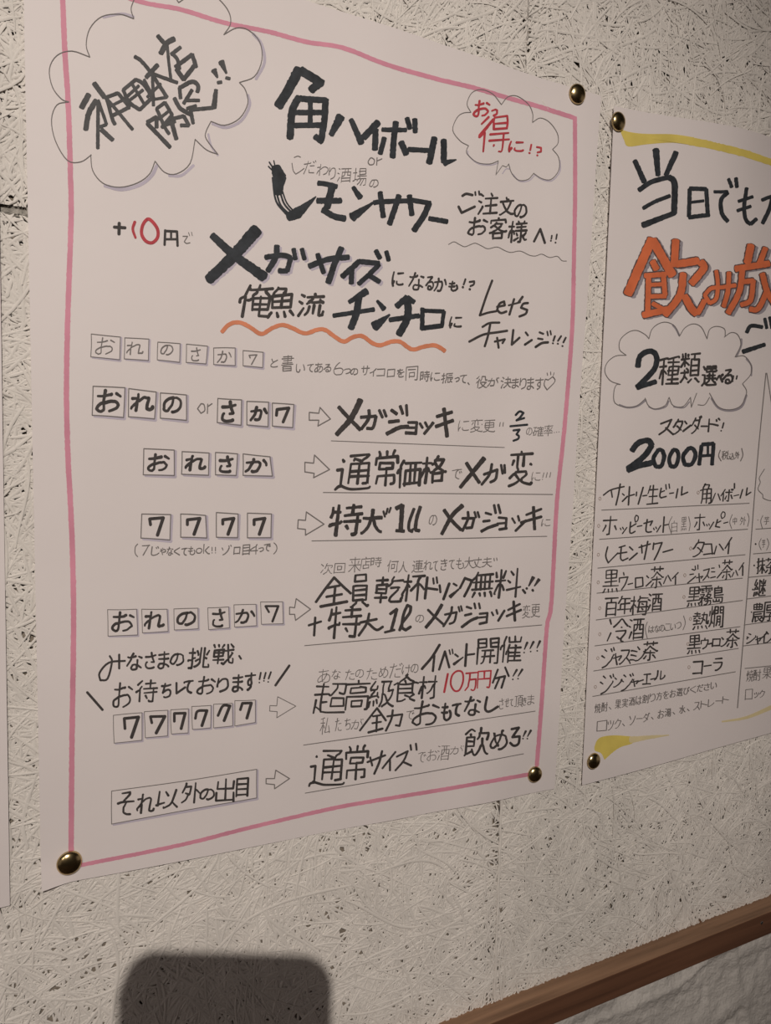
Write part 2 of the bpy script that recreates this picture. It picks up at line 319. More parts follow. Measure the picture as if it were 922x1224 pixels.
# pen strokes of each character on a 64 x 64 grid: code point, then x y pairs, strokes parted by a slash
GLYPHS = r'''33 10 52 10 52 / 9 41 9 16
39 6 25 6 14
40 19 12 13 20 10 28 8 38 8 48 10 54 13 62 16 63
41 4 13 10 24 14 36 14 45 12 53 8 62 6 63
43 18 45 18 22 / 30 33 7 33
48 22 18 18 16 15 16 12 16 8 22 6 28 6 40 10 50 14 52 20 52 22 50 26 44 26 29 25 22 22 18
49 16 52 16 16
50 4 24 5 20 8 17 14 16 20 18 22 19 24 24 22 32 16 42 12 46 11 52 / 26 52 10 52 6 54
51 18 33 22 28 23 22 22 19 16 16 8 16 6 19 / 18 33 15 34 / 18 33 23 38 24 45 22 48 18 52 12 52 7 51
52 8 38 8 34 16 24 22 22 / 26 38 8 38 / 24 14 22 20 22 52
54 8 35 20 34 25 38 26 44 24 50 21 52 16 52 12 52 8 48 6 40 7 36 8 35 / 8 35 10 28 15 20 18 18
55 11 52 24 22 25 16 / 28 15 26 16 6 16
63 10 52 10 52 / 8 18 10 16 12 16 15 18 16 20 15 26 8 38 8 40 10 44
76 27 52 8 52 8 16
101 6 40 25 40 24 34 20 30 14 30 8 33 7 36 6 40 / 6 40 7 46 8 49 14 52 22 52 25 52 27 48
107 8 16 8 52 / 31 55 26 54 16 44 15 41 16 38 22 32 24 29 28 28
108 8 16 8 52
111 6 44 8 48 10 51 16 53 20 53 24 52 28 48 30 44 30 38 28 34 24 31 21 30 14 30 10 32 7 36 6 39 6 44
114 8 35 12 34 16 30 19 30 22 30 / 8 52 8 30
115 5 51 10 53 14 53 17 52 19 50 18 44 7 36 7 32 10 30 16 30 18 30 20 32
116 2 32 10 30 17 30 / 20 50 20 52 16 53 12 52 9 50 8 30 11 22
12289 8 44 18 54
12290 20 52 16 56 10 57 6 54 5 50 6 47 9 42 14 42 18 43 20 46 20 52
12354 26 49 16 52 12 52 10 49 10 44 14 37 20 30 25 30 / 12 16 24 16 48 14 / 36 54 38 56 42 54 50 50 53 46 54 42 54 35 49 29 45 27 34 26 25 28 / 28 52 25 40 25 23 27 8 / 42 23 42 26 40 28 40 30 35 40 30 45 26 46
12356 54 43 54 40 54 36 46 18 / 31 41 32 42 30 48 26 52 22 52 17 50 14 44 12 37 12 28 12 14
12362 46 16 56 22 / 23 35 24 34 35 32 41 32 45 32 50 36 52 40 52 44 50 48 44 52 36 54 / 23 35 18 37 12 42 10 48 14 52 18 54 21 54 22 53 24 49 23 35 / 24 8 23 35 / 37 16 36 17 33 18 22 20 11 20
12363 48 16 54 26 56 34 / 24 10 24 20 22 24 20 34 15 46 10 54 / 24 53 26 54 31 54 35 53 37 50 40 36 40 28 38 24 34 21 8 23
12364 47 17 53 27 56 36 / 58 10 56 6 / 49 8 51 13 / 22 52 24 54 31 54 34 53 36 51 39 38 39 28 38 24 34 22 8 23 / 8 54 10 54 10 53 16 40 22 20 24 10
12365 44 54 39 56 27 56 19 54 16 52 15 48 16 42 16 40 18 39 / 14 28 38 28 51 26 / 34 9 34 14 36 16 38 26 40 28 41 32 45 40 45 40 35 40 / 12 13 16 16 24 16 41 15 46 14 48 14 50 15
12366 47 8 50 14 / 41 55 27 56 16 54 12 48 14 40 16 40 / 56 10 54 6 / 44 13 42 14 31 16 12 16 / 31 9 32 14 34 16 36 26 38 29 39 32 42 40 42 41 32 40 / 11 28 37 28 48 26 50 24
12367 42 55 28 43 20 37 17 32 18 28 20 26 40 10
12369 13 47 15 46 18 37 / 45 10 46 33 44 44 41 50 36 55 33 56 / 28 22 40 23 55 22 / 14 52 13 47 12 46 10 40 11 23 14 10
12371 46 14 42 15 18 14 / 14 38 14 48 17 50 20 52 27 54 38 54 48 53 50 52 50 51
12372 49 52 39 54 24 54 19 53 14 50 14 48 14 40 / 58 10 55 5 / 45 15 17 16 / 48 8 51 13
12373 46 53 46 54 40 55 27 55 19 52 15 48 15 42 16 38 17 36 19 36 / 35 8 37 18 40 20 40 24 46 36 46 37 36 37 / 13 19 32 20 52 16
12375 52 44 50 48 46 52 34 56 27 56 22 54 20 51 18 46 18 10
12376 18 10 17 44 18 50 20 53 27 56 36 56 46 52 52 45 / 38 15 41 22 / 46 12 50 19
12377 35 43 34 44 35 43 / 36 27 31 26 28 26 24 30 22 33 22 38 25 42 26 42 35 43 / 8 17 56 16 / 21 54 23 56 26 54 32 51 36 47 36 44 35 43 37 42 38 36 36 27 36 9
12379 44 10 44 32 42 38 42 39 34 39 / 49 52 48 53 44 54 28 54 24 52 21 50 20 48 20 12 / 6 26 34 24 55 22
12381 44 54 35 54 30 52 26 50 26 48 26 41 27 38 30 34 32 30 / 40 12 40 14 36 18 24 27 24 30 / 40 12 40 10 20 12 / 10 32 22 30 52 29
12383 55 52 55 53 54 54 48 54 43 54 36 52 34 52 32 48 32 42 / 36 28 53 28 / 26 8 24 10 24 18 22 20 18 37 12 54 / 10 19 22 19 36 17
12384 34 28 52 28 / 47 12 50 17 / 52 54 39 54 32 52 30 50 31 43 / 54 10 57 14 / 8 20 20 20 33 18 35 16 / 9 55 10 54 16 38 22 16 23 10
12385 18 36 22 36 28 32 38 31 46 33 50 38 50 45 49 48 46 52 33 55 24 55 22 54 / 10 18 30 18 48 15 / 16 40 18 36 24 9
12387 28 54 31 54 40 51 48 46 50 40 50 36 49 31 45 28 40 26 35 26 14 32
12388 26 51 30 51 38 49 44 46 50 42 54 36 54 28 52 23 48 20 42 18 34 18 21 20 9 25
12390 36 16 35 16 36 16 / 36 16 36 14 29 14 8 16 8 18 / 48 54 44 54 39 52 34 50 30 46 27 40 27 32 30 24 36 18 36 16 38 14 40 14 52 13
12391 44 24 46 25 48 31 / 38 15 37 17 31 22 27 30 27 42 30 48 33 50 39 53 46 54 / 52 22 56 28 / 52 13 40 14 38 15 37 14 32 14 8 17
12392 18 10 26 28 / 50 52 43 54 28 54 22 52 18 50 16 46 16 41 19 36 26 30 26 28 / 26 28 30 27 48 18
12394 54 22 45 18 / 41 44 42 45 46 46 54 50 / 41 44 41 52 38 55 28 56 24 52 23 50 24 46 28 42 36 42 40 42 41 44 / 41 28 41 44 / 26 8 24 16 22 20 20 26 10 44 / 34 16 30 18 16 19 10 18
12395 31 16 52 16 / 18 39 15 46 12 47 / 54 51 50 52 37 52 32 50 30 49 28 46 28 40 / 13 54 12 47 11 46 11 28 14 11
12398 32 52 36 54 46 50 52 44 54 38 54 30 52 24 50 20 42 14 38 14 32 14 / 32 14 28 14 20 16 12 24 9 32 9 40 10 44 14 48 19 49 22 48 24 44 30 32 32 18 32 14
12399 18 39 15 46 12 48 / 56 50 50 44 45 44 / 44 41 44 10 / 27 21 43 22 56 20 56 19 / 44 41 32 41 29 42 27 44 26 48 27 51 29 53 34 54 42 54 45 48 44 41 / 15 9 14 10 13 11 10 28 10 46 12 48 12 54
12403 50 9 52 15 / 56 8 58 12 / 53 36 48 28 46 26 / 30 15 26 14 24 15 8 16 8 17 / 22 15 22 18 17 25 12 36 12 48 14 52 18 54 23 56 28 56 31 56 37 53 42 46 44 36 44 27 46 26 43 14
12408 49 42 34 24 30 20 26 19 22 22 9 38
12409 46 22 43 16 / 54 50 42 36 32 24 30 22 26 20 22 22 8 40 / 54 18 51 13
12410 54 50 42 36 32 24 30 22 26 20 22 22 8 40 / 53 14 49 12 44 14 42 18 44 22 47 24 52 24 54 20 54 17 53 14
12412 54 50 48 46 42 44 / 15 40 16 41 12 48 10 49 / 56 6 59 12 / 42 44 41 42 30 42 27 44 25 48 26 52 26 53 30 55 38 55 40 54 42 50 42 44 / 42 44 42 14 / 54 28 27 28 / 10 56 10 49 8 44 8 32 11 13 12 10 / 28 14 42 14 52 14 50 8
12414 52 53 51 51 46 48 40 44 37 44 36 45 / 36 45 37 45 36 46 36 45 / 14 16 32 16 50 15 / 50 28 40 29 14 28 / 34 42 24 42 19 42 16 45 14 50 16 53 22 56 30 55 34 52 34 46 36 45 34 44 34 37 34 8
12415 17 12 34 12 34 16 30 25 28 30 / 56 42 56 41 52 38 49 38 / 26 30 26 35 20 47 17 50 15 50 9 48 8 46 8 42 10 38 12 34 18 31 26 30 / 34 56 35 56 40 53 46 46 49 38 50 25 / 49 36 36 31 30 30 26 30
12417 27 44 30 44 30 46 / 27 44 18 50 12 50 10 48 8 44 10 36 14 28 16 26 18 25 / 27 44 27 40 / 40 8 40 8 38 10 38 18 36 20 36 23 34 29 30 38 27 40 / 33 54 36 55 42 54 48 50 51 47 54 39 54 33 52 28 50 24 47 22 40 18 30 18 18 22 / 16 13 15 14 20 30 24 38 27 40
12418 36 19 24 20 10 18 / 36 34 20 35 9 33 / 46 30 48 32 51 38 52 46 50 50 44 54 36 56 32 56 24 52 22 47 22 38 24 20 24 18 25 8
12419 28 18 30 18 / 34 42 44 42 48 40 50 38 50 33 49 30 46 27 42 26 36 26 22 31 20 34 12 36 / 16 23 25 40 30 57
12426 25 55 37 51 43 46 46 37 46 24 44 17 42 14 38 12 30 13 25 17 21 23 18 24 / 18 24 19 22 18 24 / 16 38 16 30 18 24 17 23 18 9
12427 41 12 40 15 27 26 28 28 / 41 12 18 12 / 39 54 38 55 32 56 27 55 23 53 22 50 22 48 23 45 26 43 32 43 34 44 38 48 39 54 / 11 40 22 30 28 28 28 30 39 29 44 30 50 36 51 43 49 49 46 52 43 54 39 54
12428 18 34 14 36 8 44 8 46 8 49 / 60 46 58 50 52 52 48 52 46 50 46 38 48 23 46 20 43 18 36 18 30 22 24 26 20 28 / 8 20 20 19 / 20 55 20 34 18 34 20 28 20 22 21 18 21 9 22 8
12431 8 20 20 19 / 18 34 14 36 8 44 8 46 8 49 / 37 52 48 48 52 44 56 36 56 32 54 26 48 22 44 20 38 20 32 22 24 27 20 28 / 20 55 20 34 18 34 20 28 20 22 21 18 21 9 22 8
12434 26 16 26 10 27 8 / 50 53 48 54 40 56 28 55 22 53 21 50 21 46 22 42 30 36 35 36 / 18 29 19 25 22 21 23 16 / 35 33 52 26 54 28 / 10 16 24 16 44 14 / 12 36 18 29 28 27 31 28 34 30 35 44
12452 10 34 24 29 30 26 34 25 / 50 10 42 18 35 23 34 54
12454 31 18 32 8 / 24 54 26 54 33 51 39 47 44 42 50 29 51 18 12 18 12 33
12456 32 17 32 50 / 9 50 54 50 57 52 / 52 16 12 16
12460 48 10 49 14 / 54 7 56 12 / 10 21 48 21 49 36 46 52 43 54 34 54 / 9 54 12 54 19 46 24 38 27 26 28 10
12461 28 10 28 19 30 22 30 26 36 55 / 48 16 28 20 11 22 / 53 34 10 40
12463 30 9 28 16 / 10 31 12 31 16 28 26 16 50 18 50 22 48 26 40 40 34 46 28 50 19 54 16 54
12467 14 50 50 50 / 14 16 50 16 50 53
12469 42 10 42 34 40 42 38 48 34 52 28 54 26 54 / 22 40 20 38 20 10 / 55 22 8 22
12471 14 54 26 50 41 41 52 30 54 27 54 23 / 20 30 12 26 / 30 17 20 12
12472 20 12 28 17 / 10 26 20 31 / 14 54 28 50 37 44 45 38 50 32 54 27 54 25 / 44 12 48 18 / 56 15 53 9
12473 10 52 12 53 18 50 26 44 34 36 36 36 / 14 14 45 14 44 20 39 30 38 31 36 36 / 36 36 47 46 52 53
12474 34 37 32 38 21 48 10 54 / 34 37 36 32 38 32 42 24 44 16 / 34 37 48 50 50 53 / 54 6 57 10 / 47 7 50 12 50 14 48 15 44 16 14 16
12475 50 52 46 54 28 54 23 51 22 47 22 10 / 8 28 16 26 20 26 23 25 44 21 50 20 50 26 42 36 40 38
12477 18 53 22 54 24 52 31 48 38 41 46 28 50 14 / 12 14 20 26 20 29
12478 46 8 48 12 / 12 16 18 28 / 54 4 58 10 / 48 18 45 28 40 38 28 50 20 54
12479 28 16 30 8 / 26 30 30 32 46 43 / 10 32 16 28 26 16 50 16 48 24 42 38 38 39 38 42 34 46 26 50 18 54 12 54
12480 26 17 28 10 / 55 6 58 10 / 26 32 45 45 / 48 8 50 12 50 14 48 16 46 26 40 39 37 40 32 47 24 52 16 56 13 56 / 48 18 24 18 17 26 10 32
12481 16 54 20 54 24 51 28 47 30 42 32 35 32 14 / 55 29 8 30 / 14 14 33 14 34 13 46 10 50 12
12483 18 35 15 26 / 30 22 32 31 32 34 / 20 56 24 56 28 54 36 50 40 46 44 41 48 32 50 24 50 24
12488 24 27 30 28 50 35 / 24 54 24 10
12489 44 19 42 14 / 48 36 34 30 22 28 / 48 10 52 16 / 22 56 22 10
12495 10 51 17 38 21 26 23 16 25 15 / 54 51 48 32 40 15
12499 55 12 52 7 / 46 10 48 14 / 46 21 26 28 19 30 15 30 / 16 11 15 48 16 51 22 54 42 54 49 52
12500 46 21 26 28 19 30 15 30 / 57 12 55 16 50 18 47 16 46 12 47 9 49 7 54 7 56 8 57 12 / 16 11 15 48 16 51 22 54 42 54 49 52
12505 43 16 46 22 / 8 39 20 24 23 22 26 20 30 22 37 29 54 49 / 54 18 50 12
12507 48 34 54 44 / 18 32 18 34 10 46 / 10 20 54 20 / 24 54 30 54 32 52 32 10
12508 57 12 54 8 / 9 46 17 34 / 46 33 50 39 53 46 56 46 / 47 9 50 14 / 10 20 52 20 / 32 10 31 54 30 55 26 56 22 55 20 53
12511 18 12 22 11 48 17 / 14 46 30 48 46 53 / 18 28 30 30 44 34
12513 44 40 34 32 20 22 / 47 12 41 26 38 32 34 35 32 38 21 48 13 54 10 53
12514 50 14 14 14 / 28 14 28 46 30 51 36 54 52 53 / 54 32 10 32
12515 32 58 26 35 26 32 25 30 22 21 24 18 / 40 42 44 38 48 32 49 27 13 34
12519 46 54 16 54 / 46 38 18 38 / 48 58 46 56 46 54 46 24 16 24
12521 48 12 18 12 / 23 54 24 54 29 53 36 50 45 42 50 33 50 26 12 26
12522 17 12 17 36 / 27 54 28 54 31 54 38 50 44 42 46 33 46 10
12523 56 34 56 38 56 40 48 46 42 50 36 51 36 12 / 20 11 20 32 18 40 15 46 9 54
12524 54 32 50 36 40 44 28 50 22 52 18 52 18 12
12525 51 50 12 50 / 12 52 12 16 / 12 16 51 16 51 52
12527 21 53 25 54 32 50 42 42 48 34 50 28 51 16 50 14 12 14 12 30
12531 54 23 54 26 52 30 40 42 26 50 20 52 14 52 / 26 22 16 14
12539 
12540 53 32 10 32
19968 6 31 57 31
19975 23 28 50 28 50 44 46 56 40 58 34 57 32 56 / 7 10 56 10 / 24 10 24 24 20 39 18 46 14 51 8 56
19976 16 26 22 38 26 44 32 50 44 55 53 57 57 56 / 56 18 7 18 / 8 56 12 56 23 52 28 49 33 42 36 35 38 25 38 7
19977 52 12 12 12 / 7 53 56 53 / 48 32 15 32
20013 9 38 54 38 / 32 57 32 6 / 54 40 54 16 9 16 9 41
20094 58 14 38 14 / 8 30 28 30 / 58 50 58 52 56 56 41 57 38 56 36 54 36 52 38 46 49 32 50 28 / 29 47 6 47 / 28 12 6 12 / 18 20 18 6 / 18 57 18 38 / 28 24 28 21 8 21 8 36 8 38 27 38 28 24 / 37 28 50 28 53 28 / 28 24 33 23 37 15 38 14 38 12 41 6
20108 51 14 12 14 / 56 51 7 51
20154 31 23 34 25 37 34 44 46 49 52 55 56 57 56 / 8 56 17 50 26 36 29 25 32 22 32 6
20197 13 47 18 46 28 42 / 56 55 52 50 44 42 / 34 22 28 12 / 50 8 48 24 44 42 42 44 39 48 33 54 26 57 26 56 / 10 50 13 48 13 11
20309 6 30 6 28 8 26 10 24 13 22 / 26 42 40 42 40 24 26 24 26 42 / 26 42 26 46 / 42 58 52 57 53 55 53 12 / 58 12 24 12 / 18 6 13 22 14 24 14 57
20385 5 29 8 24 12 22 / 46 12 45 52 / 23 52 56 52 / 34 52 34 12 / 56 56 56 26 24 26 23 56 / 22 12 57 12 / 18 6 13 16 12 22 12 23 12 58
20474 5 32 5 28 9 24 12 23 / 34 12 36 6 / 26 37 52 37 / 58 52 56 56 54 58 40 58 38 56 38 24 / 57 13 22 13 19 10 17 10 / 16 30 20 30 27 28 50 28 58 30 / 46 13 46 18 52 26 52 46 26 46 / 32 13 31 18 27 23 26 28 26 46 / 12 58 12 24 12 23 12 18 18 6 20 6
20652 12 23 8 24 6 29 6 32 / 20 40 22 36 24 35 / 40 18 40 6 / 26 8 26 18 54 18 55 8 / 55 46 26 46 / 58 55 26 55 / 26 38 55 38 / 56 30 26 29 / 42 23 43 26 42 55 / 17 6 13 16 12 22 13 24 13 57 / 28 23 24 34 26 36 26 58
20840 56 56 8 56 / 32 56 32 28 / 48 42 16 42 / 12 24 15 28 32 28 49 28 52 25 / 57 27 52 25 52 24 45 20 32 8 30 8 28 12 18 20 10 26 6 27
20870 32 10 32 32 / 55 32 9 32 / 46 58 54 56 55 10 9 10 9 58
20919 54 24 46 17 40 10 38 9 / 39 51 34 50 31 47 30 47 / 39 51 40 54 44 57 / 39 51 48 40 50 34 25 34 / 8 9 13 18 / 39 26 40 27 / 14 37 6 54 / 20 26 24 23 32 15 36 10 38 9
20986 51 12 50 28 12 28 12 12 / 32 54 32 6 / 53 57 53 37 / 10 37 10 54 53 54
20998 42 7 43 11 48 18 56 27 / 8 57 14 55 18 52 22 46 26 36 26 29 / 34 57 44 56 46 54 48 40 48 29 14 29 11 26 / 22 8 16 20 11 26 7 28
21106 21 6 22 10 / 48 58 54 58 56 56 56 6 / 32 55 10 55 / 44 42 44 14 / 31 28 12 28 / 22 10 36 11 36 16 34 20 22 20 10 20 7 16 8 11 22 10 / 36 35 7 35 / 22 17 22 43 / 10 58 11 43 32 43 32 58
21147 9 19 54 20 53 39 50 53 47 57 38 57 / 8 56 12 54 20 47 24 38 28 26 28 6
21313 56 28 7 28 / 32 6 32 57
21402 22 22 50 22 / 6 56 9 49 10 40 12 8 56 8 / 50 22 50 29 50 30 22 30 22 23 22 16 22 16 50 16 50 16 50 22 / 16 47 58 47 / 28 58 34 58 36 56 37 43 45 40 46 38 / 50 37 20 36
21475 11 50 52 50 / 52 56 52 12 11 12 11 56
21516 46 58 53 58 54 56 55 54 54 8 8 9 8 58 / 18 19 45 19 / 22 45 42 45 42 30 22 30 22 45 / 22 45 22 49
21729 22 48 22 52 / 57 57 56 58 41 52 / 51 40 12 40 / 22 52 12 56 8 58 6 57 / 51 32 12 32 / 41 48 41 52 / 15 9 15 18 48 18 48 16 48 8 16 8 15 9 / 41 48 12 48 12 25 22 25 51 26 51 48 41 48
22238 55 54 8 54 / 41 24 40 40 22 40 22 39 22 22 40 22 41 24 / 8 57 9 8 55 8 55 57
22580 30 15 54 15 / 32 31 30 38 / 36 58 36 58 42 50 46 44 47 38 / 37 39 36 43 31 50 26 54 24 55 24 54 / 54 15 54 22 52 24 30 24 30 15 30 7 53 7 54 15 / 20 19 6 19 / 14 6 14 40 / 24 30 58 30 / 22 44 29 38 56 38 56 41 54 56 52 58 47 58 / 6 45 12 42 14 40 20 39
22793 38 28 38 11 / 54 26 56 28 / 32 10 31 5 / 16 19 12 26 / 58 56 55 58 42 55 36 52 35 50 / 20 40 30 50 / 56 10 8 10 / 24 11 24 29 26 33 25 37 / 9 46 17 41 20 40 22 38 24 37 44 38 45 40 44 42 40 46 36 48 35 50 / 8 58 20 56 28 52 30 50 35 50
22806 23 36 16 32 / 41 25 46 25 54 33 / 41 57 41 6 / 17 6 16 14 7 30 / 15 15 30 15 30 21 26 34 25 36 23 36 22 41 18 48 13 52 8 56
22823 31 25 30 24 7 24 / 32 6 31 25 34 28 39 40 43 46 49 52 55 56 58 56 / 56 24 33 24 29 28 26 38 20 47 12 54 8 56 6 56
22827 59 56 56 56 52 56 43 50 38 46 31 34 / 52 15 12 15 / 6 56 8 57 18 52 25 46 30 36 31 6 / 7 32 30 32 31 34 32 32 56 32
23450 31 6 32 12 / 32 39 50 39 / 16 24 47 24 / 32 54 32 24 / 8 21 8 12 32 12 55 12 55 21 / 16 44 18 45 20 48 25 53 32 54 32 56 38 56 56 56 / 16 34 16 44 14 45 12 50 8 56
23455 57 57 52 57 43 53 36 46 34 42 / 28 42 28 46 22 50 11 56 6 56 / 31 6 32 12 / 50 32 14 32 / 13 22 51 22 55 19 54 12 8 12 8 18 / 30 42 32 34 32 18 / 56 42 7 42
23458 34 32 30 32 / 34 32 36 30 42 25 44 21 / 26 17 24 20 / 46 56 18 56 / 21 24 22 25 28 30 30 32 / 31 6 32 11 / 18 43 46 43 / 56 18 55 11 8 11 8 18 / 16 40 18 43 18 56 / 59 39 56 40 48 40 35 34 34 32 / 7 42 16 40 18 38 28 34 30 32 / 48 40 46 43 46 56 / 10 28 18 24 21 24 22 21 24 20 46 21
23798 38 54 38 48 / 14 18 48 18 / 57 34 14 34 / 24 54 24 46 / 30 10 30 6 32 4 / 38 54 10 54 9 48 / 14 26 46 26 48 24 48 10 30 10 14 10 15 41 54 42 52 56 50 58 44 58
24120 32 6 32 15 / 49 6 46 10 46 15 / 32 32 46 32 46 24 30 23 18 23 18 32 32 32 / 56 24 56 15 8 15 8 24 / 44 55 51 54 51 42 13 42 12 54 / 32 57 32 32 / 17 15 17 10 14 6
24180 52 27 16 27 16 44 / 54 13 18 12 / 6 44 57 44 / 34 13 34 57 / 8 24 16 14 18 12 19 6 21 5
24215 21 54 52 54 / 35 12 34 8 33 6 / 34 26 55 26 / 34 39 34 20 / 21 54 21 40 34 39 52 40 52 54 / 56 13 11 13 10 40 8 50 6 56
24403 52 8 46 20 43 20 / 14 41 52 41 / 10 55 52 55 / 32 27 32 6 / 18 19 12 9 / 12 28 52 28 52 58
24441 7 16 10 14 17 6 / 58 24 48 24 48 23 46 8 31 8 30 20 27 24 22 26 / 20 58 22 57 28 56 34 52 38 50 / 14 30 10 31 6 35 / 38 50 40 50 / 38 50 29 40 28 38 27 33 / 40 50 42 52 49 56 54 57 58 56 / 40 50 48 40 51 36 52 33 24 32 / 18 20 14 28 14 57
24453 7 16 10 14 18 6 / 6 35 10 30 14 30 / 31 44 34 50 / 58 26 24 26 / 27 14 54 14 / 40 6 40 26 / 58 36 24 36 / 39 56 40 58 47 58 49 55 49 26 / 14 57 14 28 15 24 18 20
24471 18 6 6 16 / 32 49 33 51 / 53 16 28 16 / 5 35 8 32 13 30 / 23 41 58 41 / 28 16 29 24 52 24 53 24 53 15 52 7 28 7 28 16 / 48 32 48 57 40 58 / 24 32 56 32 / 18 20 14 25 13 30 14 30 14 57
25126 56 14 51 6 / 18 6 19 12 / 47 42 50 41 52 38 56 30 54 28 / 32 7 28 14 / 30 56 34 57 44 48 46 48 / 6 7 9 14 / 58 21 36 24 / 34 47 6 47 / 32 28 8 28 / 20 20 20 57 / 32 28 32 20 8 20 8 29 8 38 31 38 32 28 / 42 6 44 29 46 41 47 42 46 48 48 48 50 54 55 57 58 56 58 52 59 48 58 46
25273 6 38 14 36 16 34 19 34 22 32 / 21 18 6 18 / 14 6 14 54 13 58 8 58 / 27 16 58 16 / 56 30 44 31 36 38 32 44 25 51 / 58 51 50 44 46 36 38 30 28 30 / 42 58 42 6
25361 50 23 56 14 / 23 41 30 36 34 36 / 50 34 48 33 44 33 / 25 14 29 22 28 25 / 44 6 44 54 46 57 56 57 58 55 58 50 / 19 18 6 18 / 8 58 12 58 14 54 14 6 / 4 40 6 38 12 36 16 33 20 32 20 31 / 22 56 28 52 33 44 34 36 34 6
25391 54 18 36 18 / 36 29 36 56 / 46 51 44 54 36 56 / 56 36 52 40 48 41 / 24 56 26 49 28 36 28 8 56 8 / 6 18 20 18 / 14 6 14 54 12 58 9 58 / 57 29 28 29 / 5 39 6 38 12 36 14 34 18 34 20 33 / 56 54 52 51 49 45 48 41 47 40 46 36 45 29
25918 45 42 47 40 50 32 53 17 / 45 46 36 54 32 56 / 45 46 54 55 56 56 58 56 / 18 57 22 57 24 56 26 46 26 28 13 28 / 16 6 18 10 / 36 24 34 26 32 30 32 32 / 6 56 10 49 12 44 13 36 13 16 / 58 17 38 17 / 6 16 28 16 / 45 46 45 42 42 40 38 26 36 24 40 6
25991 36 12 32 11 / 6 16 57 16 / 47 16 46 21 42 30 33 42 22 50 12 55 8 56 6 56 / 58 56 56 56 48 54 34 46 28 38 22 31 17 22 16 16 / 32 16 32 10 30 6 28 4
26009 24 42 21 36 20 34 16 33 / 16 33 12 34 6 48 6 50 / 42 15 36 11 / 9 19 6 10 / 22 20 26 9 / 38 30 32 26 / 50 57 50 6 / 16 57 16 34 15 32 16 25 16 6 / 31 44 58 39 / 6 26 26 26
26041 24 30 50 30 49 42 46 56 44 57 34 57 / 32 6 34 10 32 12 32 16 / 56 16 8 16 / 24 16 24 30 18 46 12 54 8 56 5 56
26085 14 31 50 31 / 14 53 50 53 / 50 56 50 10 14 10 14 56
26178 33 44 37 50 / 21 27 8 27 / 58 36 27 36 / 42 58 48 58 50 55 50 25 / 56 12 29 12 / 42 24 42 6 / 8 50 8 10 21 10 21 45 8 46 / 58 24 26 24
26356 22 51 20 54 14 56 10 57 6 57 5 56 / 22 51 22 49 16 44 16 43 / 12 28 52 28 / 32 38 12 38 12 18 34 18 52 18 52 37 52 38 32 38 / 26 51 27 48 30 44 32 37 32 9 / 56 8 7 8 / 59 56 56 58 40 56 31 54 26 51 22 51
26360 50 56 14 56 / 50 49 14 49 / 10 30 52 30 / 14 56 14 42 49 42 50 56 / 12 9 48 9 49 10 49 22 48 22 12 22 / 6 16 57 16 / 32 6 32 36 / 57 36 6 36
26412 57 46 56 46 51 42 43 32 38 24 38 18 / 26 18 24 24 21 31 14 40 8 46 8 46 / 46 46 17 46 / 32 57 32 6 / 8 18 56 18
26448 50 25 46 28 40 38 31 46 30 46 / 26 19 7 19 / 17 57 17 6 / 32 19 57 19 / 42 58 50 57 51 54 51 26 50 25 51 6 / 6 45 13 30 16 29 18 26 22 28 26 34
26469 48 20 44 28 / 16 19 19 26 / 56 33 36 33 34 34 / 6 54 8 54 10 53 16 48 29 35 30 34 / 10 13 54 13 / 32 57 32 36 30 34 32 34 32 6 / 56 54 54 54 46 47 38 39 34 34 30 34 28 33 6 33
26479 15 27 16 26 20 28 22 31 / 5 46 5 44 10 34 12 30 15 27 / 24 19 6 19 / 16 57 16 29 15 27 16 6 / 58 10 28 10 / 46 11 45 15 42 19 41 25 42 26 42 57 / 26 37 38 26 41 25 48 26 54 32 58 36
26524 28 40 22 47 13 52 7 55 / 36 40 37 42 44 48 55 54 58 54 / 50 18 13 18 / 32 8 50 8 50 28 32 28 13 28 13 8 32 8 / 32 57 32 8 / 56 38 37 38 36 40 28 40 27 38 7 38
26684 53 55 32 55 / 15 28 16 27 19 28 22 33 / 15 28 14 30 12 30 10 36 5 44 5 46 / 58 36 54 36 / 33 17 35 18 41 26 47 32 54 35 54 36 / 53 39 32 39 30 37 26 38 / 16 57 16 30 15 28 16 6 / 53 55 53 39 54 36 / 36 12 52 12 52 13 50 18 44 26 32 36 32 58 / 40 5 38 6 36 12 34 12 33 17 31 18 28 22 24 18 6 18
26757 39 27 44 30 / 32 12 56 12 / 12 32 10 34 6 44 6 47 / 42 43 39 41 / 13 28 18 30 20 34 20 36 / 28 50 57 50 / 57 36 25 36 / 6 18 18 18 / 28 50 31 22 54 22 52 54 49 58 44 58 / 14 57 14 33 12 32 14 24 14 6 / 26 20 30 14 32 12 32 6
27096 14 29 16 29 20 31 22 36 22 38 / 24 54 35 48 / 32 42 29 36 / 48 44 50 42 56 36 / 35 12 32 6 / 49 12 50 8 51 6 / 14 29 11 31 8 38 6 44 6 46 / 6 19 22 19 / 58 30 26 30 / 29 21 55 21 / 27 13 56 13 / 36 58 41 58 42 54 42 13 / 15 57 15 30 14 29 15 6 / 42 42 48 44 48 46 54 52 56 54 60 54
27425 8 50 16 36 / 38 36 41 38 44 44 49 52 54 56 56 56 / 29 16 54 16 54 22 51 29 / 16 16 8 10 6 11 / 23 28 28 16 29 16 30 10 32 6 / 18 56 20 57 26 53 32 48 35 42 36 38 38 34 38 24
27700 8 50 12 47 17 40 20 32 22 24 22 22 8 22 / 50 20 46 24 40 30 / 20 55 24 58 30 57 32 55 32 26 32 26 32 21 32 6 / 32 26 36 27 37 29 40 30 40 34 50 46 56 50 58 50
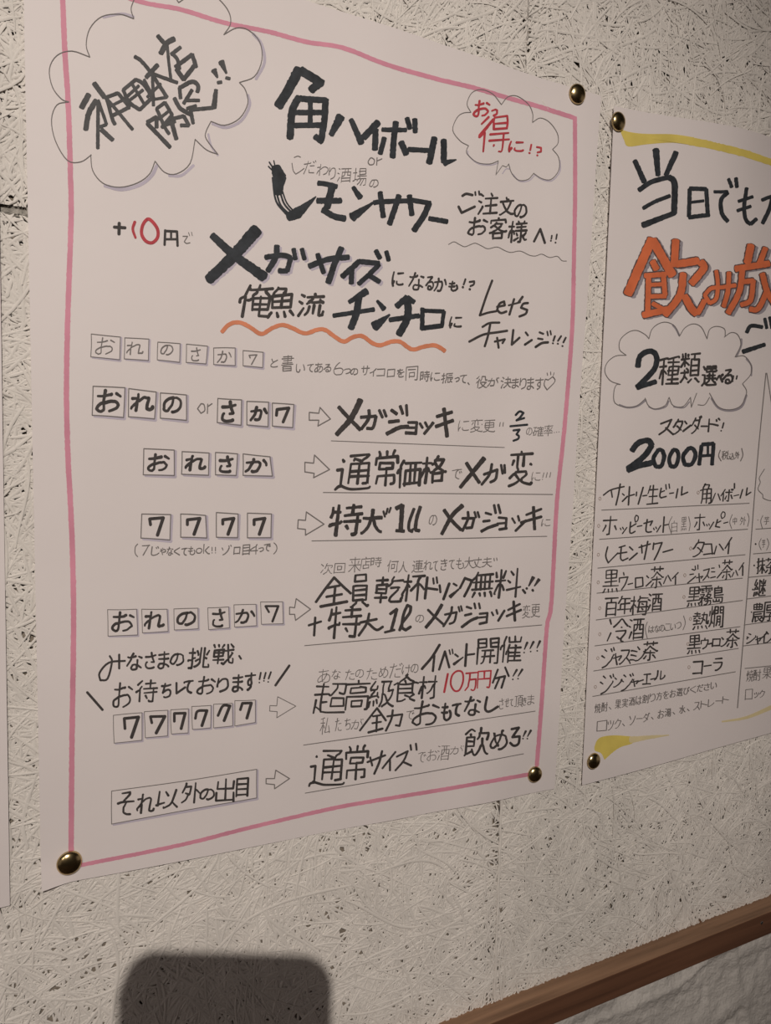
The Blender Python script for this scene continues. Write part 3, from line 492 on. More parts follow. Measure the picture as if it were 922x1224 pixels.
27770 9 58 8 54 16 40 / 40 35 44 46 48 50 54 56 56 56 / 18 11 10 6 / 5 24 7 23 14 28 / 58 34 42 34 40 35 / 26 16 52 16 52 34 / 40 35 36 34 22 34 / 20 57 24 56 28 52 32 48 35 42 36 37 38 35 38 6
27880 41 12 38 6 / 17 38 18 40 9 56 / 8 7 11 7 18 11 / 14 28 7 24 / 58 56 22 56 / 40 56 40 18 / 54 36 26 36 / 56 18 24 18
27969 28 35 27 47 24 52 21 56 / 16 12 10 8 / 38 35 38 54 / 50 35 50 56 52 57 57 56 58 56 58 50 / 28 26 29 23 34 18 34 14 / 8 56 17 40 / 14 28 7 24 / 38 6 40 13 / 56 14 23 14 / 52 26 36 27 28 26 24 28 24 29 / 56 29 54 26 52 26 49 20
28271 46 40 42 49 40 54 36 57 / 52 16 27 16 / 16 40 8 55 8 56 / 28 39 30 32 / 24 54 25 54 32 48 34 44 35 40 / 14 27 7 23 6 24 / 10 6 16 11 / 27 16 28 24 52 24 52 22 52 15 52 8 28 8 27 16 / 58 31 22 31 / 20 45 22 44 27 39 55 39 56 41 54 56 52 58 47 58
28961 24 50 26 56 / 38 50 40 57 / 50 48 53 52 56 58 / 13 48 8 58 / 36 42 36 12 / 26 42 26 12 / 15 42 15 16 14 15 / 48 42 48 12 / 55 27 8 27 / 55 12 16 12 / 6 42 56 42 / 7 20 14 14 18 6
28988 35 38 34 46 32 52 28 56 25 57 23 56 / 8 18 7 26 6 30 / 24 16 20 26 / 14 42 16 42 20 48 / 46 38 47 56 48 58 58 57 58 52 / 42 6 42 18 / 32 38 32 20 / 58 26 26 26 / 50 38 50 20 / 56 12 28 12 / 58 38 26 38 / 14 6 14 42 13 42 12 47 6 56
29105 12 24 6 26 / 38 50 40 56 / 50 49 51 50 56 58 / 24 23 30 26 / 7 58 10 55 13 50 / 24 50 25 57 / 35 24 40 26 / 40 30 44 30 46 33 / 18 28 18 42 / 8 32 28 32 / 58 34 58 36 58 42 56 43 54 42 52 39 52 30 52 14 35 14 / 27 10 9 10 / 18 18 18 6 / 6 18 29 18 / 6 43 24 41 30 41 32 42 34 42 37 38 40 30 42 6
29143 46 39 34 39 / 19 48 16 44 15 42 12 42 / 44 16 56 16 / 46 46 34 46 / 8 18 7 26 6 30 / 25 24 36 24 36 8 25 8 25 58 / 50 58 54 58 56 55 56 8 44 8 44 24 56 24 / 36 16 26 16 22 15 20 17 18 26 / 32 54 34 46 34 32 46 32 46 53 45 54 42 54 / 6 56 10 50 12 42 13 6
29305 33 43 37 49 / 42 24 42 6 / 55 12 30 12 / 42 58 49 57 50 54 50 24 / 8 18 22 18 / 56 36 28 36 / 16 58 16 6 / 6 42 6 40 15 38 18 36 22 36 24 34 / 6 28 8 19 8 10 / 58 24 27 24
29575 45 30 48 30 54 36 56 36 / 26 34 26 30 32 26 33 22 / 52 19 46 24 / 30 11 30 14 26 18 25 22 / 14 20 10 18 / 8 35 18 30 19 28 / 32 10 32 6 / 57 44 6 44 / 32 57 32 40 / 56 11 8 11 / 22 36 24 34 30 34 40 33 / 38 18 34 22 25 22 / 37 28 39 30 40 33 41 34 42 36
29983 57 56 6 56 / 14 17 54 18 / 32 6 32 56 / 52 36 14 36 / 18 6 14 17 13 18 10 25 8 27
30000 54 32 9 32 / 31 53 31 10 / 9 53 54 53 / 54 56 54 10 9 10 9 56
30333 12 53 51 53 / 12 34 51 34 / 30 6 28 15 / 12 57 12 16 28 15 51 16 51 57
30334 14 38 50 38 / 30 22 31 9 / 50 54 14 54 / 7 9 56 9 / 14 58 14 22 50 22 50 58
30446 50 38 13 38 / 13 24 50 24 / 13 53 50 53 / 50 57 50 10 13 10 13 57
30906 6 40 6 36 10 34 / 32 28 27 30 21 30 / 42 12 42 6 / 34 24 56 24 / 58 55 32 55 / 22 10 6 10 / 55 45 32 45 / 55 35 32 35 / 45 18 46 24 46 55 / 28 18 28 12 56 12 56 18 / 10 54 10 35 10 33 13 17 14 10 / 32 55 32 27 32 25 35 24 36 20 38 16 39 12 / 11 28 21 28 21 50 10 50
31070 14 33 10 34 6 38 6 40 / 16 31 19 32 22 36 / 16 10 15 8 / 30 28 56 28 / 30 40 56 40 / 42 57 42 6 / 30 43 30 15 55 15 56 40 / 14 58 14 32 16 31 17 26 21 20 22 16 6 16
31169 27 39 26 36 22 30 18 28 / 54 50 32 52 31 52 / 31 52 32 47 36 34 42 8 / 5 46 14 32 16 30 / 28 23 7 23 / 26 8 25 7 16 10 8 11 / 56 54 56 50 54 50 54 44 48 32 / 18 57 18 31 16 30 18 28 18 10
31246 16 30 20 31 24 35 / 36 18 37 12 34 7 / 47 34 48 56 57 56 58 51 / 38 34 36 42 34 48 32 52 26 57 / 16 30 12 32 5 46 / 48 18 48 14 51 8 52 6 54 6 / 24 23 6 23 / 16 57 16 31 16 30 16 9 / 38 34 54 32 54 18 47 18 30 18 30 33 38 34 / 7 10 16 9 17 8 22 6 24 8
31278 16 31 20 33 24 37 / 16 31 14 30 12 32 6 45 / 24 23 6 23 / 30 32 56 32 / 42 40 56 40 56 24 42 24 30 24 30 40 42 40 / 28 16 57 16 / 58 56 26 56 / 56 48 29 48 / 42 56 42 8 / 16 57 16 9 / 6 11 22 7 27 8 29 9 54 6 58 8
32026 16 45 16 54 / 6 56 8 46 / 8 23 16 24 / 8 23 8 20 16 6 / 9 36 14 36 23 35 / 47 26 47 22 50 8 / 22 43 24 50 / 34 56 36 56 46 49 46 46 49 44 54 36 56 26 / 58 56 56 56 47 49 40 38 38 33 35 32 / 30 8 50 8 / 56 26 46 26 45 27 / 25 38 23 35 22 29 / 6 38 10 36 10 33 15 27 16 24 19 22 22 16 / 28 56 32 46 34 32 35 32 34 20 36 9
32153 6 56 8 45 / 37 12 40 20 / 30 8 30 56 58 56 / 15 6 8 20 8 23 / 45 32 42 32 40 39 35 45 35 47 / 46 50 46 34 / 16 54 15 44 / 52 20 56 11 / 23 52 21 44 / 8 23 15 24 / 45 32 46 25 46 7 / 36 26 56 26 / 20 30 22 37 / 22 35 8 36 7 38 / 20 16 18 21 15 24 14 28 10 32 9 36 / 56 44 56 42 52 36 50 34 46 34 45 32
33419 52 24 12 24 / 56 12 7 12 / 22 18 22 6 / 56 38 6 38 / 22 58 30 57 32 56 32 24 / 42 18 42 6
33590 42 45 44 45 53 54 / 58 33 55 34 50 31 38 24 32 19 18 30 8 34 / 10 54 12 53 19 46 / 14 38 49 38 / 43 17 43 6 / 20 6 20 17 / 56 12 7 12 / 26 58 30 58 32 56 32 31
35282 38 19 40 14 42 12 42 10 41 9 22 8 / 52 32 15 32 / 52 44 14 44 / 33 20 33 56 / 44 58 51 57 52 54 52 20 16 20 10 21 8 22 4 22 / 24 6 22 8 20 10 15 18 14 44 10 56
36016 38 54 42 54 54 58 59 58 / 50 42 14 42 / 50 36 14 36 / 24 53 10 58 7 57 / 14 36 14 30 16 29 48 29 50 30 50 43 49 49 15 49 14 36 / 30 6 30 16 46 16 47 6 / 6 10 56 10 / 15 6 16 23 54 23
36229 18 38 27 38 / 35 32 54 32 54 46 35 46 35 32 / 6 24 28 24 30 26 33 26 38 20 41 15 42 8 / 8 12 27 12 / 45 23 47 24 52 24 54 23 56 8 34 8 / 18 52 18 38 18 6 / 8 34 9 46 8 46 6 56 / 56 56 30 56 22 55 18 54 18 52 14 50 12 47 9 46
36786 50 36 19 36 / 21 43 21 56 / 21 56 34 54 / 52 47 52 43 / 52 16 12 16 / 38 6 38 23 / 25 6 25 23 / 25 23 51 24 52 22 52 10 51 9 38 9 13 9 12 10 12 23 25 23 / 12 43 57 43 / 7 56 9 53 12 43 12 30 56 30 / 58 56 55 58 46 55 44 54 43 52 38 51 34 47 34 44 / 55 48 52 47 44 50 43 52
36796 15 48 12 49 8 52 6 54 6 56 / 15 48 15 30 6 30 / 15 48 24 54 32 56 56 55 60 52 / 16 14 14 12 / 24 45 24 45 32 37 36 29 37 22 39 20 / 32 8 37 12 39 20 42 22 47 36 50 41 56 45
36890 14 15 13 14 / 6 28 14 28 14 50 / 25 8 52 8 / 14 50 9 52 6 56 / 14 50 23 54 32 56 56 56 60 54 / 42 17 32 13 30 14 / 26 30 55 30 / 26 38 55 38 / 40 48 40 20 / 48 49 54 48 55 46 55 21 44 20 41 20 26 20 26 48 / 52 8 49 12 44 15 42 20
36899 6 56 7 54 10 50 14 50 / 6 26 14 26 14 50 / 10 8 15 14 / 59 54 57 56 28 56 20 54 14 50 / 52 27 24 27 / 21 43 57 43 / 24 27 24 19 26 18 52 18 52 27 52 35 25 35 24 27 / 22 10 56 10 / 38 50 38 6
36984 58 20 55 22 44 22 42 21 42 14 / 42 14 55 14 55 8 42 8 42 14 / 36 20 36 22 34 22 24 22 22 21 22 14 / 14 15 8 8 / 7 56 14 50 / 22 14 35 14 35 8 22 8 22 14 / 14 50 17 51 23 54 30 56 58 56 58 54 / 14 50 14 30 6 29 / 56 50 54 50 45 44 / 57 40 21 40 / 23 32 54 32 / 32 28 32 40 32 45 24 50 23 50 / 45 44 46 40 46 28
37198 6 44 28 44 / 28 54 6 54 / 38 30 42 40 / 20 8 20 34 28 35 / 13 8 14 30 10 36 6 36 / 42 58 51 57 52 54 52 6 / 6 8 28 8 / 58 20 34 20 / 28 56 28 20 7 19 6 58
37202 55 54 23 54 / 14 11 8 8 / 15 40 8 55 / 23 44 55 44 / 6 24 13 27 / 44 9 44 33 45 34 55 34 / 23 36 28 36 31 34 33 30 34 27 34 9 / 21 9 57 9 / 55 57 55 22 24 21 23 58
38283 55 16 36 16 / 26 16 8 16 / 8 25 8 58 / 25 32 24 48 22 54 18 57 / 46 43 18 43 / 38 56 38 32 / 55 25 37 25 36 8 55 8 55 54 54 57 48 58 / 8 25 8 8 26 8 26 25 8 25 / 44 32 18 32
38480 17 43 20 43 22 40 22 33 18 24 18 22 22 12 22 8 8 8 8 58 / 53 20 30 20 / 42 52 40 54 30 56 / 55 39 46 44 / 30 56 30 8 53 8 53 30 30 31 / 40 31 42 40 44 43 46 44 47 48 54 56 58 56
38695 18 38 24 33 24 30 8 30 / 18 38 12 35 / 48 24 39 24 / 6 52 10 50 17 42 / 40 30 52 31 / 52 31 52 34 48 37 46 39 / 42 39 37 34 / 48 19 39 19 / 14 19 24 19 / 15 24 24 24 / 52 8 11 8 / 32 8 32 24 / 56 20 56 14 54 14 8 14 8 14 8 20 / 32 48 53 48 54 54 52 56 51 58 46 58 / 28 57 32 58 36 56 40 52 42 46 42 44 / 18 38 17 42 18 56 17 58 13 58 / 6 40 15 40 17 42 19 40 26 40 27 42 26 47 / 31 42 36 42 42 40 42 39 46 39 47 40 48 41 58 42 / 32 35 37 34 38 31 40 30 40 28 42 28
38914 56 28 30 28 / 24 57 28 56 36 52 / 16 10 16 52 15 54 14 56 7 56 5 54 / 42 8 41 18 / 30 37 56 37 / 58 57 50 52 46 52 / 22 10 6 10 / 41 18 56 18 56 46 54 46 44 46 30 46 30 18 41 18 / 58 8 28 8
38988 18 42 28 42 / 57 50 53 46 49 44 / 40 44 36 48 32 50 / 26 16 10 16 / 44 8 44 16 / 54 32 36 32 / 54 24 36 24 / 18 52 18 32 / 30 32 6 32 / 10 16 10 24 25 24 26 16 25 8 10 8 10 16 / 57 8 33 8 / 36 24 36 16 54 16 54 32 54 39 54 40 36 40 36 24 / 6 59 6 56 10 48 10 38 / 59 56 57 56 29 56 20 54 18 52 14 51 12 48 10 48
39006 43 18 44 8 / 56 28 34 28 / 16 46 20 48 26 52 / 48 52 51 52 58 58 59 58 / 10 11 8 7 / 26 8 24 12 / 28 57 30 58 38 52 / 34 37 56 37 / 27 40 27 36 23 33 / 27 40 6 40 / 43 18 56 18 56 46 54 46 46 46 34 46 34 18 43 18 / 17 6 17 16 16 18 17 29 / 6 16 28 16 / 58 8 33 8 / 6 56 11 54 16 46 17 35 / 6 28 15 20 22 23 28 27
39135 46 40 50 43 / 46 40 16 40 / 31 46 32 45 38 48 42 50 / 30 16 30 16 32 22 / 50 43 44 48 42 50 / 52 57 43 52 42 50 / 46 31 16 31 / 16 21 16 56 23 56 32 53 / 46 22 33 22 18 22 16 20 14 20 7 23 / 48 20 46 22 46 40 / 34 5 32 6 32 8 30 8 26 12 19 17 16 21 / 32 8 40 14 47 18 48 20 51 20 56 22 58 22
39154 54 29 56 22 56 16 38 16 / 10 31 26 31 / 6 17 18 8 26 12 / 18 17 18 22 / 10 54 10 23 26 23 26 40 10 40 / 44 38 42 40 38 48 32 56 27 55 22 46 / 39 6 38 16 37 16 36 22 33 27 / 24 50 12 54 10 54 8 57 / 44 26 44 38 46 40 52 51 56 56 58 56
39640 48 58 53 58 54 56 54 35 9 35 9 57 / 31 6 32 12 / 20 52 42 52 42 42 20 42 20 52 / 36 19 47 19 48 27 46 28 28 28 17 28 16 27 16 19 36 19 / 7 12 56 12
39770 40 56 38 49 / 34 19 36 16 38 13 38 9 22 8 / 7 58 11 53 14 48 14 48 / 50 48 56 56 / 26 56 24 50 / 7 22 13 20 / 50 30 14 30 / 32 41 32 20 / 14 18 15 20 50 20 50 41 14 41 13 19 20 10 22 8 23 6
40614 22 36 45 36 46 38 / 46 38 44 42 37 47 35 50 / 30 50 28 48 20 42 19 38 / 35 50 36 52 42 54 54 57 56 57 58 56 / 54 10 10 10 / 51 19 12 19 / 32 28 32 6 / 6 28 57 28 / 25 28 22 36 20 37 18 39 16 40 9 44 4 44 / 35 50 30 50 29 52 24 54 8 58
40658 52 51 56 58 / 24 51 25 58 / 7 58 10 56 12 50 14 50 / 38 51 39 58 / 50 17 13 17 / 12 34 52 34 / 6 44 57 44 / 32 26 50 26 50 8 32 8 13 8 13 26 32 26 / 32 8 32 44'''
for ln in GLYPHS.splitlines():
    if not ln: continue
    code, rest = ln.split(' ', 1)
    GLY[chr(int(code))] = [np.array(p.split(), float).reshape(-1, 2) for p in rest.split('/')]
ORANGE = '''55/200,82 130,240 55,412
52/206,88 325,298
38/205,215 228,262
30/158,302 285,292
32/180,310 175,530
30/270,297 280,418
24/180,358 280,352
26/180,428 285,425
38/148,540 298,505
26/205,470 300,520
44/345,88 335,240
44/352,232 480,212
44/498,220 515,255 440,348
42/390,290 370,420 280,538
44/398,425 440,500 470,530
32/478,530 520,452
24/590,272 600,350 590,440 550,468 520,420 560,378 620,372 708,360
28/668,282 660,400 635,488
46/800,118 780,222
38/708,260 910,228
34/748,262 730,400 662,528
30/742,340 815,332 798,450 742,478
34/888,135 852,228
34/870,290 900,400 960,500
32/900,390 845,500 795,505'''
INKTXT = '''@1 lettering brush 80 20 4.009 | bold grey marker lettering slanting inside the speech bubble
k dark2
28/105,372 70,435
26/140,400 105,460 90,540
24/130,318 180,385
18/150,405 148,630
16/150,400 190,515 150,530
22/165,540 220,590
18/190,385 215,480 230,515
18/190,385 245,365 300,432
18/215,475 300,432
14/205,430 275,395
16/165,370 215,420 315,540
18/270,350 330,300 365,320 410,385 350,445
18/270,350 300,410 350,445
15/300,400 365,350
15/315,325 375,425
15/285,385 345,330
18/325,190 355,210 400,265 480,385
22/380,290 435,230
16/410,275 415,425
17/405,270 500,305 530,315
14/370,300 420,395 480,385
14/450,320 385,385
20/435,90 470,130
26/450,175 480,125 515,105
15/480,130 490,230 500,310
18/500,180 545,145
17/510,180 530,205 540,250
20/520,240 600,180 620,240
22/525,250 560,300 610,235
20/385,510 495,625
20/385,505 430,480 430,530
17/430,440 470,410 505,470 455,530
17/430,440 470,530 490,560
14/440,490 490,450
16/455,525 520,500
22/500,500 525,585
18/500,490 560,475 585,520
18/545,520 585,520
20/515,390 545,440 600,470
18/540,340 545,390
20/540,340 600,310 630,330 625,360
18/560,415 600,350
16/575,400 635,400
18/590,430 605,510
18/600,445 650,440 700,435
20>28/715,350 705,435
16/575,440 620,425
32>10/740,215 765,270
30>10/705,255 722,290
16/722,315 742,312
15/762,292 782,296
@1 lettering brush 320 70 4.009 | large black brush lettering of the first drink name
k dark
50>46/152,50 110,130 52,228
42/158,56 262,120
40/250,118 208,150
36/150,185 118,250 108,380
30/140,190 280,200
32/278,195 272,300 258,385
30/228,372 262,398
26/135,258 265,258
26/130,320 265,318
24/205,200 205,320
46>28/350,278 305,365
24>32/400,292 450,405
34/530,305 460,378
30/518,340 515,435
22/550,340 665,342
30/615,305 605,390 600,472
26/560,380 540,455
30/640,400 665,458
24/668,285 683,335
26/706,290 708,352
24/675,435 770,440
32/800,380 775,500
30/845,390 845,495
32>6/848,500 905,484
@1 lettering pen 320 70 4.009
k grey
5/490,480 482,495 490,508 508,505 512,485 498,475 490,480
5/525,475 523,510
5/525,490 548,480
@1 lettering pen 315 180 4.009 | thin grey pencil lettering above the second drink name
k grey
4/148,32 165,26 178,31
4/137,60 143,95 155,112 175,100 195,85
G だわり酒場の 4 195,50,250,108 258,65,310,118 315,80,345,135 355,85,420,150 430,85,495,165 510,140,550,175
@1 lettering brush 315 180 4.009 | large black brush lettering with dry streaks
k dark
44>66/58,78 78,130
64>40/78,128 70,205
9/44,130 60,240 110,305
9/60,190 82,260 125,305
9/78,190 100,255 140,300
7/90,190 112,250 150,295
40>56/118,318 165,298
54>6/162,300 215,255 252,220
7/28,55 55,95
6/50,48 60,95
6/24,75 48,100
24/262,155 300,160 352,172
36/330,172 305,272
28/258,240 372,240
30/285,282 340,315 392,325
20>30/430,175 465,225
46>12/425,318 465,292 525,250
24/530,250 560,245 690,240
26/560,200 575,318
28/650,215 605,352
26/700,215 712,308
24/700,235 800,252
30/795,252 770,310 722,382
24/795,325 882,340
@1 lettering brush 230 270 4.009 | very large black brush lettering with lavender shadow
k lav
shift 10 9
34>50/95,45 200,140 345,245
60>50/308,18 200,140 78,258
26/350,150 430,140 472,152 455,215 415,215
28/405,95 400,150 362,215
22/485,110 495,160
22/525,110 538,160
28/560,193 650,160 750,150
24/600,135 630,225
30/715,105 675,200 652,272
28/800,170 718,243
26/765,200 762,275
26/800,170 895,180
24/895,185 845,235 797,278
24/845,235 898,268
shift 0 0
k dark
34>50/95,45 200,140 345,245
62>50/308,18 200,140 78,258
26/350,150 430,140 472,152 455,215 415,215
28/405,95 400,150 362,215
22/485,110 495,160
22/525,110 538,160
28/560,193 650,160 750,150
24/600,135 630,225
30/715,105 675,200 652,272
28/800,170 718,243
26/765,200 762,275
26/800,170 895,180
24/895,185 845,235 797,278
24/845,235 898,268
24/880,118 900,155
22/930,122 942,165
@1 lettering pen 230 270 4.009 | medium black marker lettering over the orange wave
k mark
G 俺魚流 12 230,285,385,435 368,295,488,438 512,325,630,428
@1 lettering brush 380 280 4.009 | large black brush lettering over the orange wave
k dark
36>20/235,272 150,325
22/75,390 270,360
34/198,300 185,380 158,450
14>28/285,318 318,358
50>10/272,442 345,385
30/428,302 378,345
24/430,302 462,325
24/345,410 485,390
36/432,320 430,400 390,480
22/502,355 500,455
20/502,365 605,370 595,440
24/497,450 598,438
k mark
G になるかもに 8 360,180,410,245 440,185,505,265 520,205,555,265 560,210,615,270 630,225,670,270 635,395,690,445
8/708,215 700,240
9/695,252 697,254
8/728,228 750,225 748,240 732,248
9/728,262 730,264
@1 wavy_underline brush 380 280 4.009 | thick orange wavy marker line
k orange
20/-460,468 -425,432 -375,422 -320,448 -270,478 -220,450 -170,434 -120,450 -60,475 0,456 40,460 80,490 125,514 170,492 215,488 260,520 300,532 350,515 395,515 430,540 460,552 510,538 560,532 590,545 610,560
@1 lettering pen 530 210 5.424
k mark
13/318,680 280,780 238,905
12/238,905 290,888 345,878
13/350,850 400,840 395,815 365,830 350,870 375,890 410,880
13/460,800 430,900
10/425,840 500,820
14/515,785 490,820
13/550,825 520,830 505,855 545,870 535,895 495,912
12/255,980 300,955 365,952
13/170,1075 260,1030 350,1015 415,1005
13/305,965 290,1040 270,1105
12/335,1075 400,1060 385,1085
12/350,1050 360,1115
13/455,1000 445,1095 495,1050
11/535,1015 550,1035
13/530,1095 575,1065
11/625,1015 650,1025
11/615,1055 645,1060
14/600,1110 640,1085 680,1080
9/675,1010 680,1035
9/695,1005 700,1030
11/725,1040 715,1070
11/765,1040 745,1070
11/795,1050 780,1080
9/710,1085 714,1087
9/742,1088 746,1090
9/772,1103 776,1105
@1 lettering pen 530 210 5.424
k mark
14/125,130 150,117 190,125
14/100,200 120,240 205,200
10/208,105 210,125
10/232,100 235,122
G 注文のお客様 12 230,115,355,245 370,140,455,250 465,190,540,270 165,270,285,380 305,275,410,405 425,295,545,428
13/590,425 630,345 660,435
9/705,388 702,408
9/738,380 733,410
9/698,420 700,422
9/728,432 730,434
@1 wavy_underline pen 530 210 5.424
k grey
4.5/35,445 70,428 105,445 140,460 180,445 210,437 250,455 290,473 350,462 400,485 440,497 500,488 560,515 600,520 640,508 690,530 740,522 770,550 800,553
@1 speech_bubble pen 530 100 5.424 | small cloud bubble outlined in thin pen
k lav
shift 7 8
9/588,582 640,615 700,620 750,560 750,490
8/445,580 490,625 550,620 588,582
8/152,430 160,460 220,510 300,520 350,505
7/378,575 400,545 425,545
shift 0 0
k grey
5/180,185 155,130 185,60 245,38 320,65 378,135
5/378,135 420,85 480,80 550,130 580,190 580,250
5/580,250 630,222 690,250 740,320 745,385 710,425
5/710,425 750,480 750,560 700,620 640,615 588,582
5/588,580 550,620 490,625 445,580 425,520
4/425,520 410,540 385,530 342,590
4/342,590 350,545 358,500
5/358,500 300,520 220,510 160,460 152,430 165,402
5/165,402 110,370 62,300 90,220 130,190 180,185
@1 lettering pen 530 100 5.424 | red marker lettering in the small cloud bubble
k red
G おっ得に 14 202,110,300,208 315,168,350,205 237,212,430,440 430,372,520,438
18/325,232 237,335
12/572,395 565,430
12/558,448 562,450
12/608,410 635,415 635,440 612,445
12/610,463 612,465
@1 speech_bubble pen 0 0 2.794 | large cloud bubble outlined in thin pen
k lav
shift 6 8
12/345,612 400,625 460,610 500,580 518,545
10/560,578 600,578 640,545
10/705,405 750,418 800,395 828,345 822,310
10/850,255 878,200 868,140 840,105
7/690,440 700,480 722,510
9/340,49 400,38 440,48
shift 0 0
k grey
3.2/447,0 438,30 447,62
3.2/447,62 400,47 340,55 300,95 288,150 300,190
3.2/300,190 240,170 190,185 165,230 175,290 205,330 230,340
3.2/230,340 190,350 172,400 185,470 225,535 270,540 305,517
3.2/303,517 310,570 345,612 400,625 460,610 500,580 518,538
3.2/518,538 550,575 590,580 635,545 652,465
3.2/652,465 690,500 728,515
3.2/728,515 690,465 688,440 705,405
3.2/705,405 750,418 800,395 828,345 820,300 800,275
3.2/800,275 850,255 875,200 868,140 830,100 790,93 748,115
3.2/748,115 770,80 765,40 735,0 700,-25 650,-25 597,8
3.2/597,8 560,-40 490,-45 447,0
@1 lettering pen 120 240 7.092 | small mixed lettering with the amount in red marker
k mark
22/118,222 210,228
24/160,190 158,280
k red
26>20/292,180 275,240 298,312
28/400,155 440,175 485,240 485,310 440,355 385,340 350,280 360,205 400,155
k mark
18/550,250 545,372
18/550,255 650,260 655,380
16/600,260 600,325
16/550,325 655,325
k grey
8/700,300 740,300 712,345 730,360 760,355
6/748,268 757,295
6/773,265 780,295
@1 drawn_box pen 100 390 3.293
B 3.6 30,30 145,42 142,132 28,120
@1 drawn_box pen 100 390 3.293
B 3.6 162,45 257,50 255,135 160,128
@1 drawn_box pen 100 390 3.293
B 3.6 292,62 380,68 378,142 290,132
@1 drawn_box pen 100 390 3.293
B 3.6 405,70 488,78 482,148 404,142
@1 drawn_box pen 100 390 3.293
B 3.6 512,85 597,85 597,155 512,150
@1 drawn_box pen 100 390 3.293
B 3.6 628,95 707,102 705,163 628,155
@1 lettering pen 100 390 3.293 | thin grey pencil lettering in six boxes
k grey
5/656,124 652,114 682,112
5/682,112 661,150
G おれのさか 5 50,45,120,108 172,62,235,110 305,75,350,112 425,85,458,135 528,98,580,140
G と書い 4 738,128,765,160 780,115,825,175 838,148,870,180
@1 lettering pen 360 420 2.881 | thin grey pencil sentence with a heart at its end
k grey
G てある6つのサイコロを同時に振って、役が決まります 3.4 22,45,42,70 48,40,75,72 80,45,103,70 113,38,145,80 148,60,170,76 172,60,195,80 208,50,235,80 238,60,258,85 262,60,288,85 298,62,322,87 332,60,355,88 362,52,402,98 412,68,442,102 448,72,478,100 485,75,522,108 530,90,545,103 548,82,570,108 575,108,580,114 605,85,642,125 645,90,680,118 690,88,725,125 728,92,750,125 755,92,775,128 780,90,802,130 808,92,835,130
3/852,98 842,95 838,115 848,132 875,103 868,86 852,98
2.5/848,74 850,82
2.5/860,70 861,80
2.5/872,73 870,81
@1 drawn_box pen 80 380 2.881
B 4 90,235 200,240 195,343 87,335
@1 drawn_box pen 80 380 2.881
B 4 213,243 308,255 302,348 212,340
@1 drawn_box pen 80 380 2.881
B 4 322,258 412,265 412,353 322,345
@1 drawn_box pen 80 380 2.881
B 4 520,277 602,282 600,370 518,360
@1 drawn_box pen 80 380 2.881
B 4 620,287 695,290 693,375 620,368
@1 drawn_box pen 80 380 2.881
B 4 708,293 782,298 778,378 708,372
@1 lettering pen 80 380 2.881
k mark
G おれのさか 9 105,250,185,320 225,262,298,318 335,275,392,325 535,290,580,355 633,308,688,350
9/722,335 724,315 765,310
9/765,310 745,358
k grey
4/462,295 450,312 462,328 475,318 472,298 462,295
4/485,297 484,328
4/485,305 500,295
@1 drawn_arrow pen 80 380 2.881
k grey
4/835,325 868,328 872,308 908,348 865,372 868,352 835,352 835,325
@1 drawn_box pen 80 380 2.881
B 4 265,450 370,455 370,543 263,540
@1 drawn_box pen 80 380 2.881
B 4 397,460 490,465 488,542 395,538
@1 drawn_box pen 80 380 2.881
B 4 512,463 588,468 583,543 512,540
@1 drawn_box pen 80 380 2.881
B 4 607,468 700,478 708,545 607,542
@1 lettering pen 80 380 2.881
k mark
G おれさか 8.5 282,468,350,525 412,475,478,522 527,478,570,530 617,485,688,528
@1 drawn_arrow pen 80 380 2.881
k grey
4/820,497 850,500 853,472 905,522 850,550 852,535 820,530 820,497
@1 drawn_box pen 80 380 2.881
B 4 258,675 358,677 355,765 255,758
@1 drawn_box pen 80 380 2.881
B 4 392,675 478,680 482,758 392,755
@1 drawn_box pen 80 380 2.881
B 4 515,670 590,675 588,757 515,755
@1 drawn_box pen 80 380 2.881
B 4 622,672 705,675 703,757 622,757
@1 lettering pen 80 380 2.881
k mark
9/288,712 285,692 332,688
10/332,688 312,748
9/415,712 415,695 458,690
10/458,690 438,745
9/537,710 537,695 575,690
10/575,690 555,745
9/645,712 645,695 682,690
10/682,690 663,745
@1 drawn_arrow pen 80 380 2.881
k grey
4/797,695 822,697 825,668 886,710 822,748 822,728 795,725 797,695
@1 lettering pen 130 520 3.415 | thin grey pencil note in brackets under the four boxes
k grey
4/118,445 109,456 107,475 110,487 118,496
4/675,440 684,449 687,462 683,475 674,485
G 7じゃなくてもokゾロ目4つで 4.5 135,450,165,490 175,455,205,490 210,462,232,488 238,458,262,490 268,460,290,490 298,462,320,490 325,455,352,488 358,462,380,482 388,445,412,485 462,450,500,488 512,458,535,485 548,448,575,488 580,448,608,485 612,460,632,475 635,445,660,472
4/422,458 422,472
4/436,458 436,472
4/422,480 422,481
4/436,480 436,481
@1 lettering brush 390 460 4.009 | black brush pen lettering beside the first arrow
k mark
16/60,105 110,160 165,215
26>20/165,72 120,160 50,238
14/165,155 240,150 225,205 195,208
14/205,120 205,160 168,212
12/255,122 270,155
12/277,122 288,150
14/312,120 340,140
13/355,100 368,140
12/385,98 388,145
15/300,178 350,172
17/290,235 350,205 395,200
12/395,180 435,180 430,235
11/385,205 430,205
14/380,230 430,232
11/450,185 462,205
11/475,180 485,200
13/515,180 470,235
14/530,152 605,130
15/525,200 610,170
16/565,112 580,248
k grey
G に変更 4 635,170,685,220 695,165,750,225 755,170,810,225
4/835,180 832,198
4/850,180 848,198
@1 underline pen 390 460 4.009
k grey
3.4/25,268 855,300
@1 lettering pen 520 460 5.424 | black brush pen fraction with small pencil lettering
k dark
15/525,195 550,172 575,182 550,215 530,230
14/530,230 580,215
14/490,268 600,258
14/510,295 550,290 530,320 545,332 540,350 510,362
k grey
G の確率 4.5 595,280,630,325 640,270,705,330 708,260,765,330
5/775,308 776,309
5/790,306 791,307
5/805,304 806,305
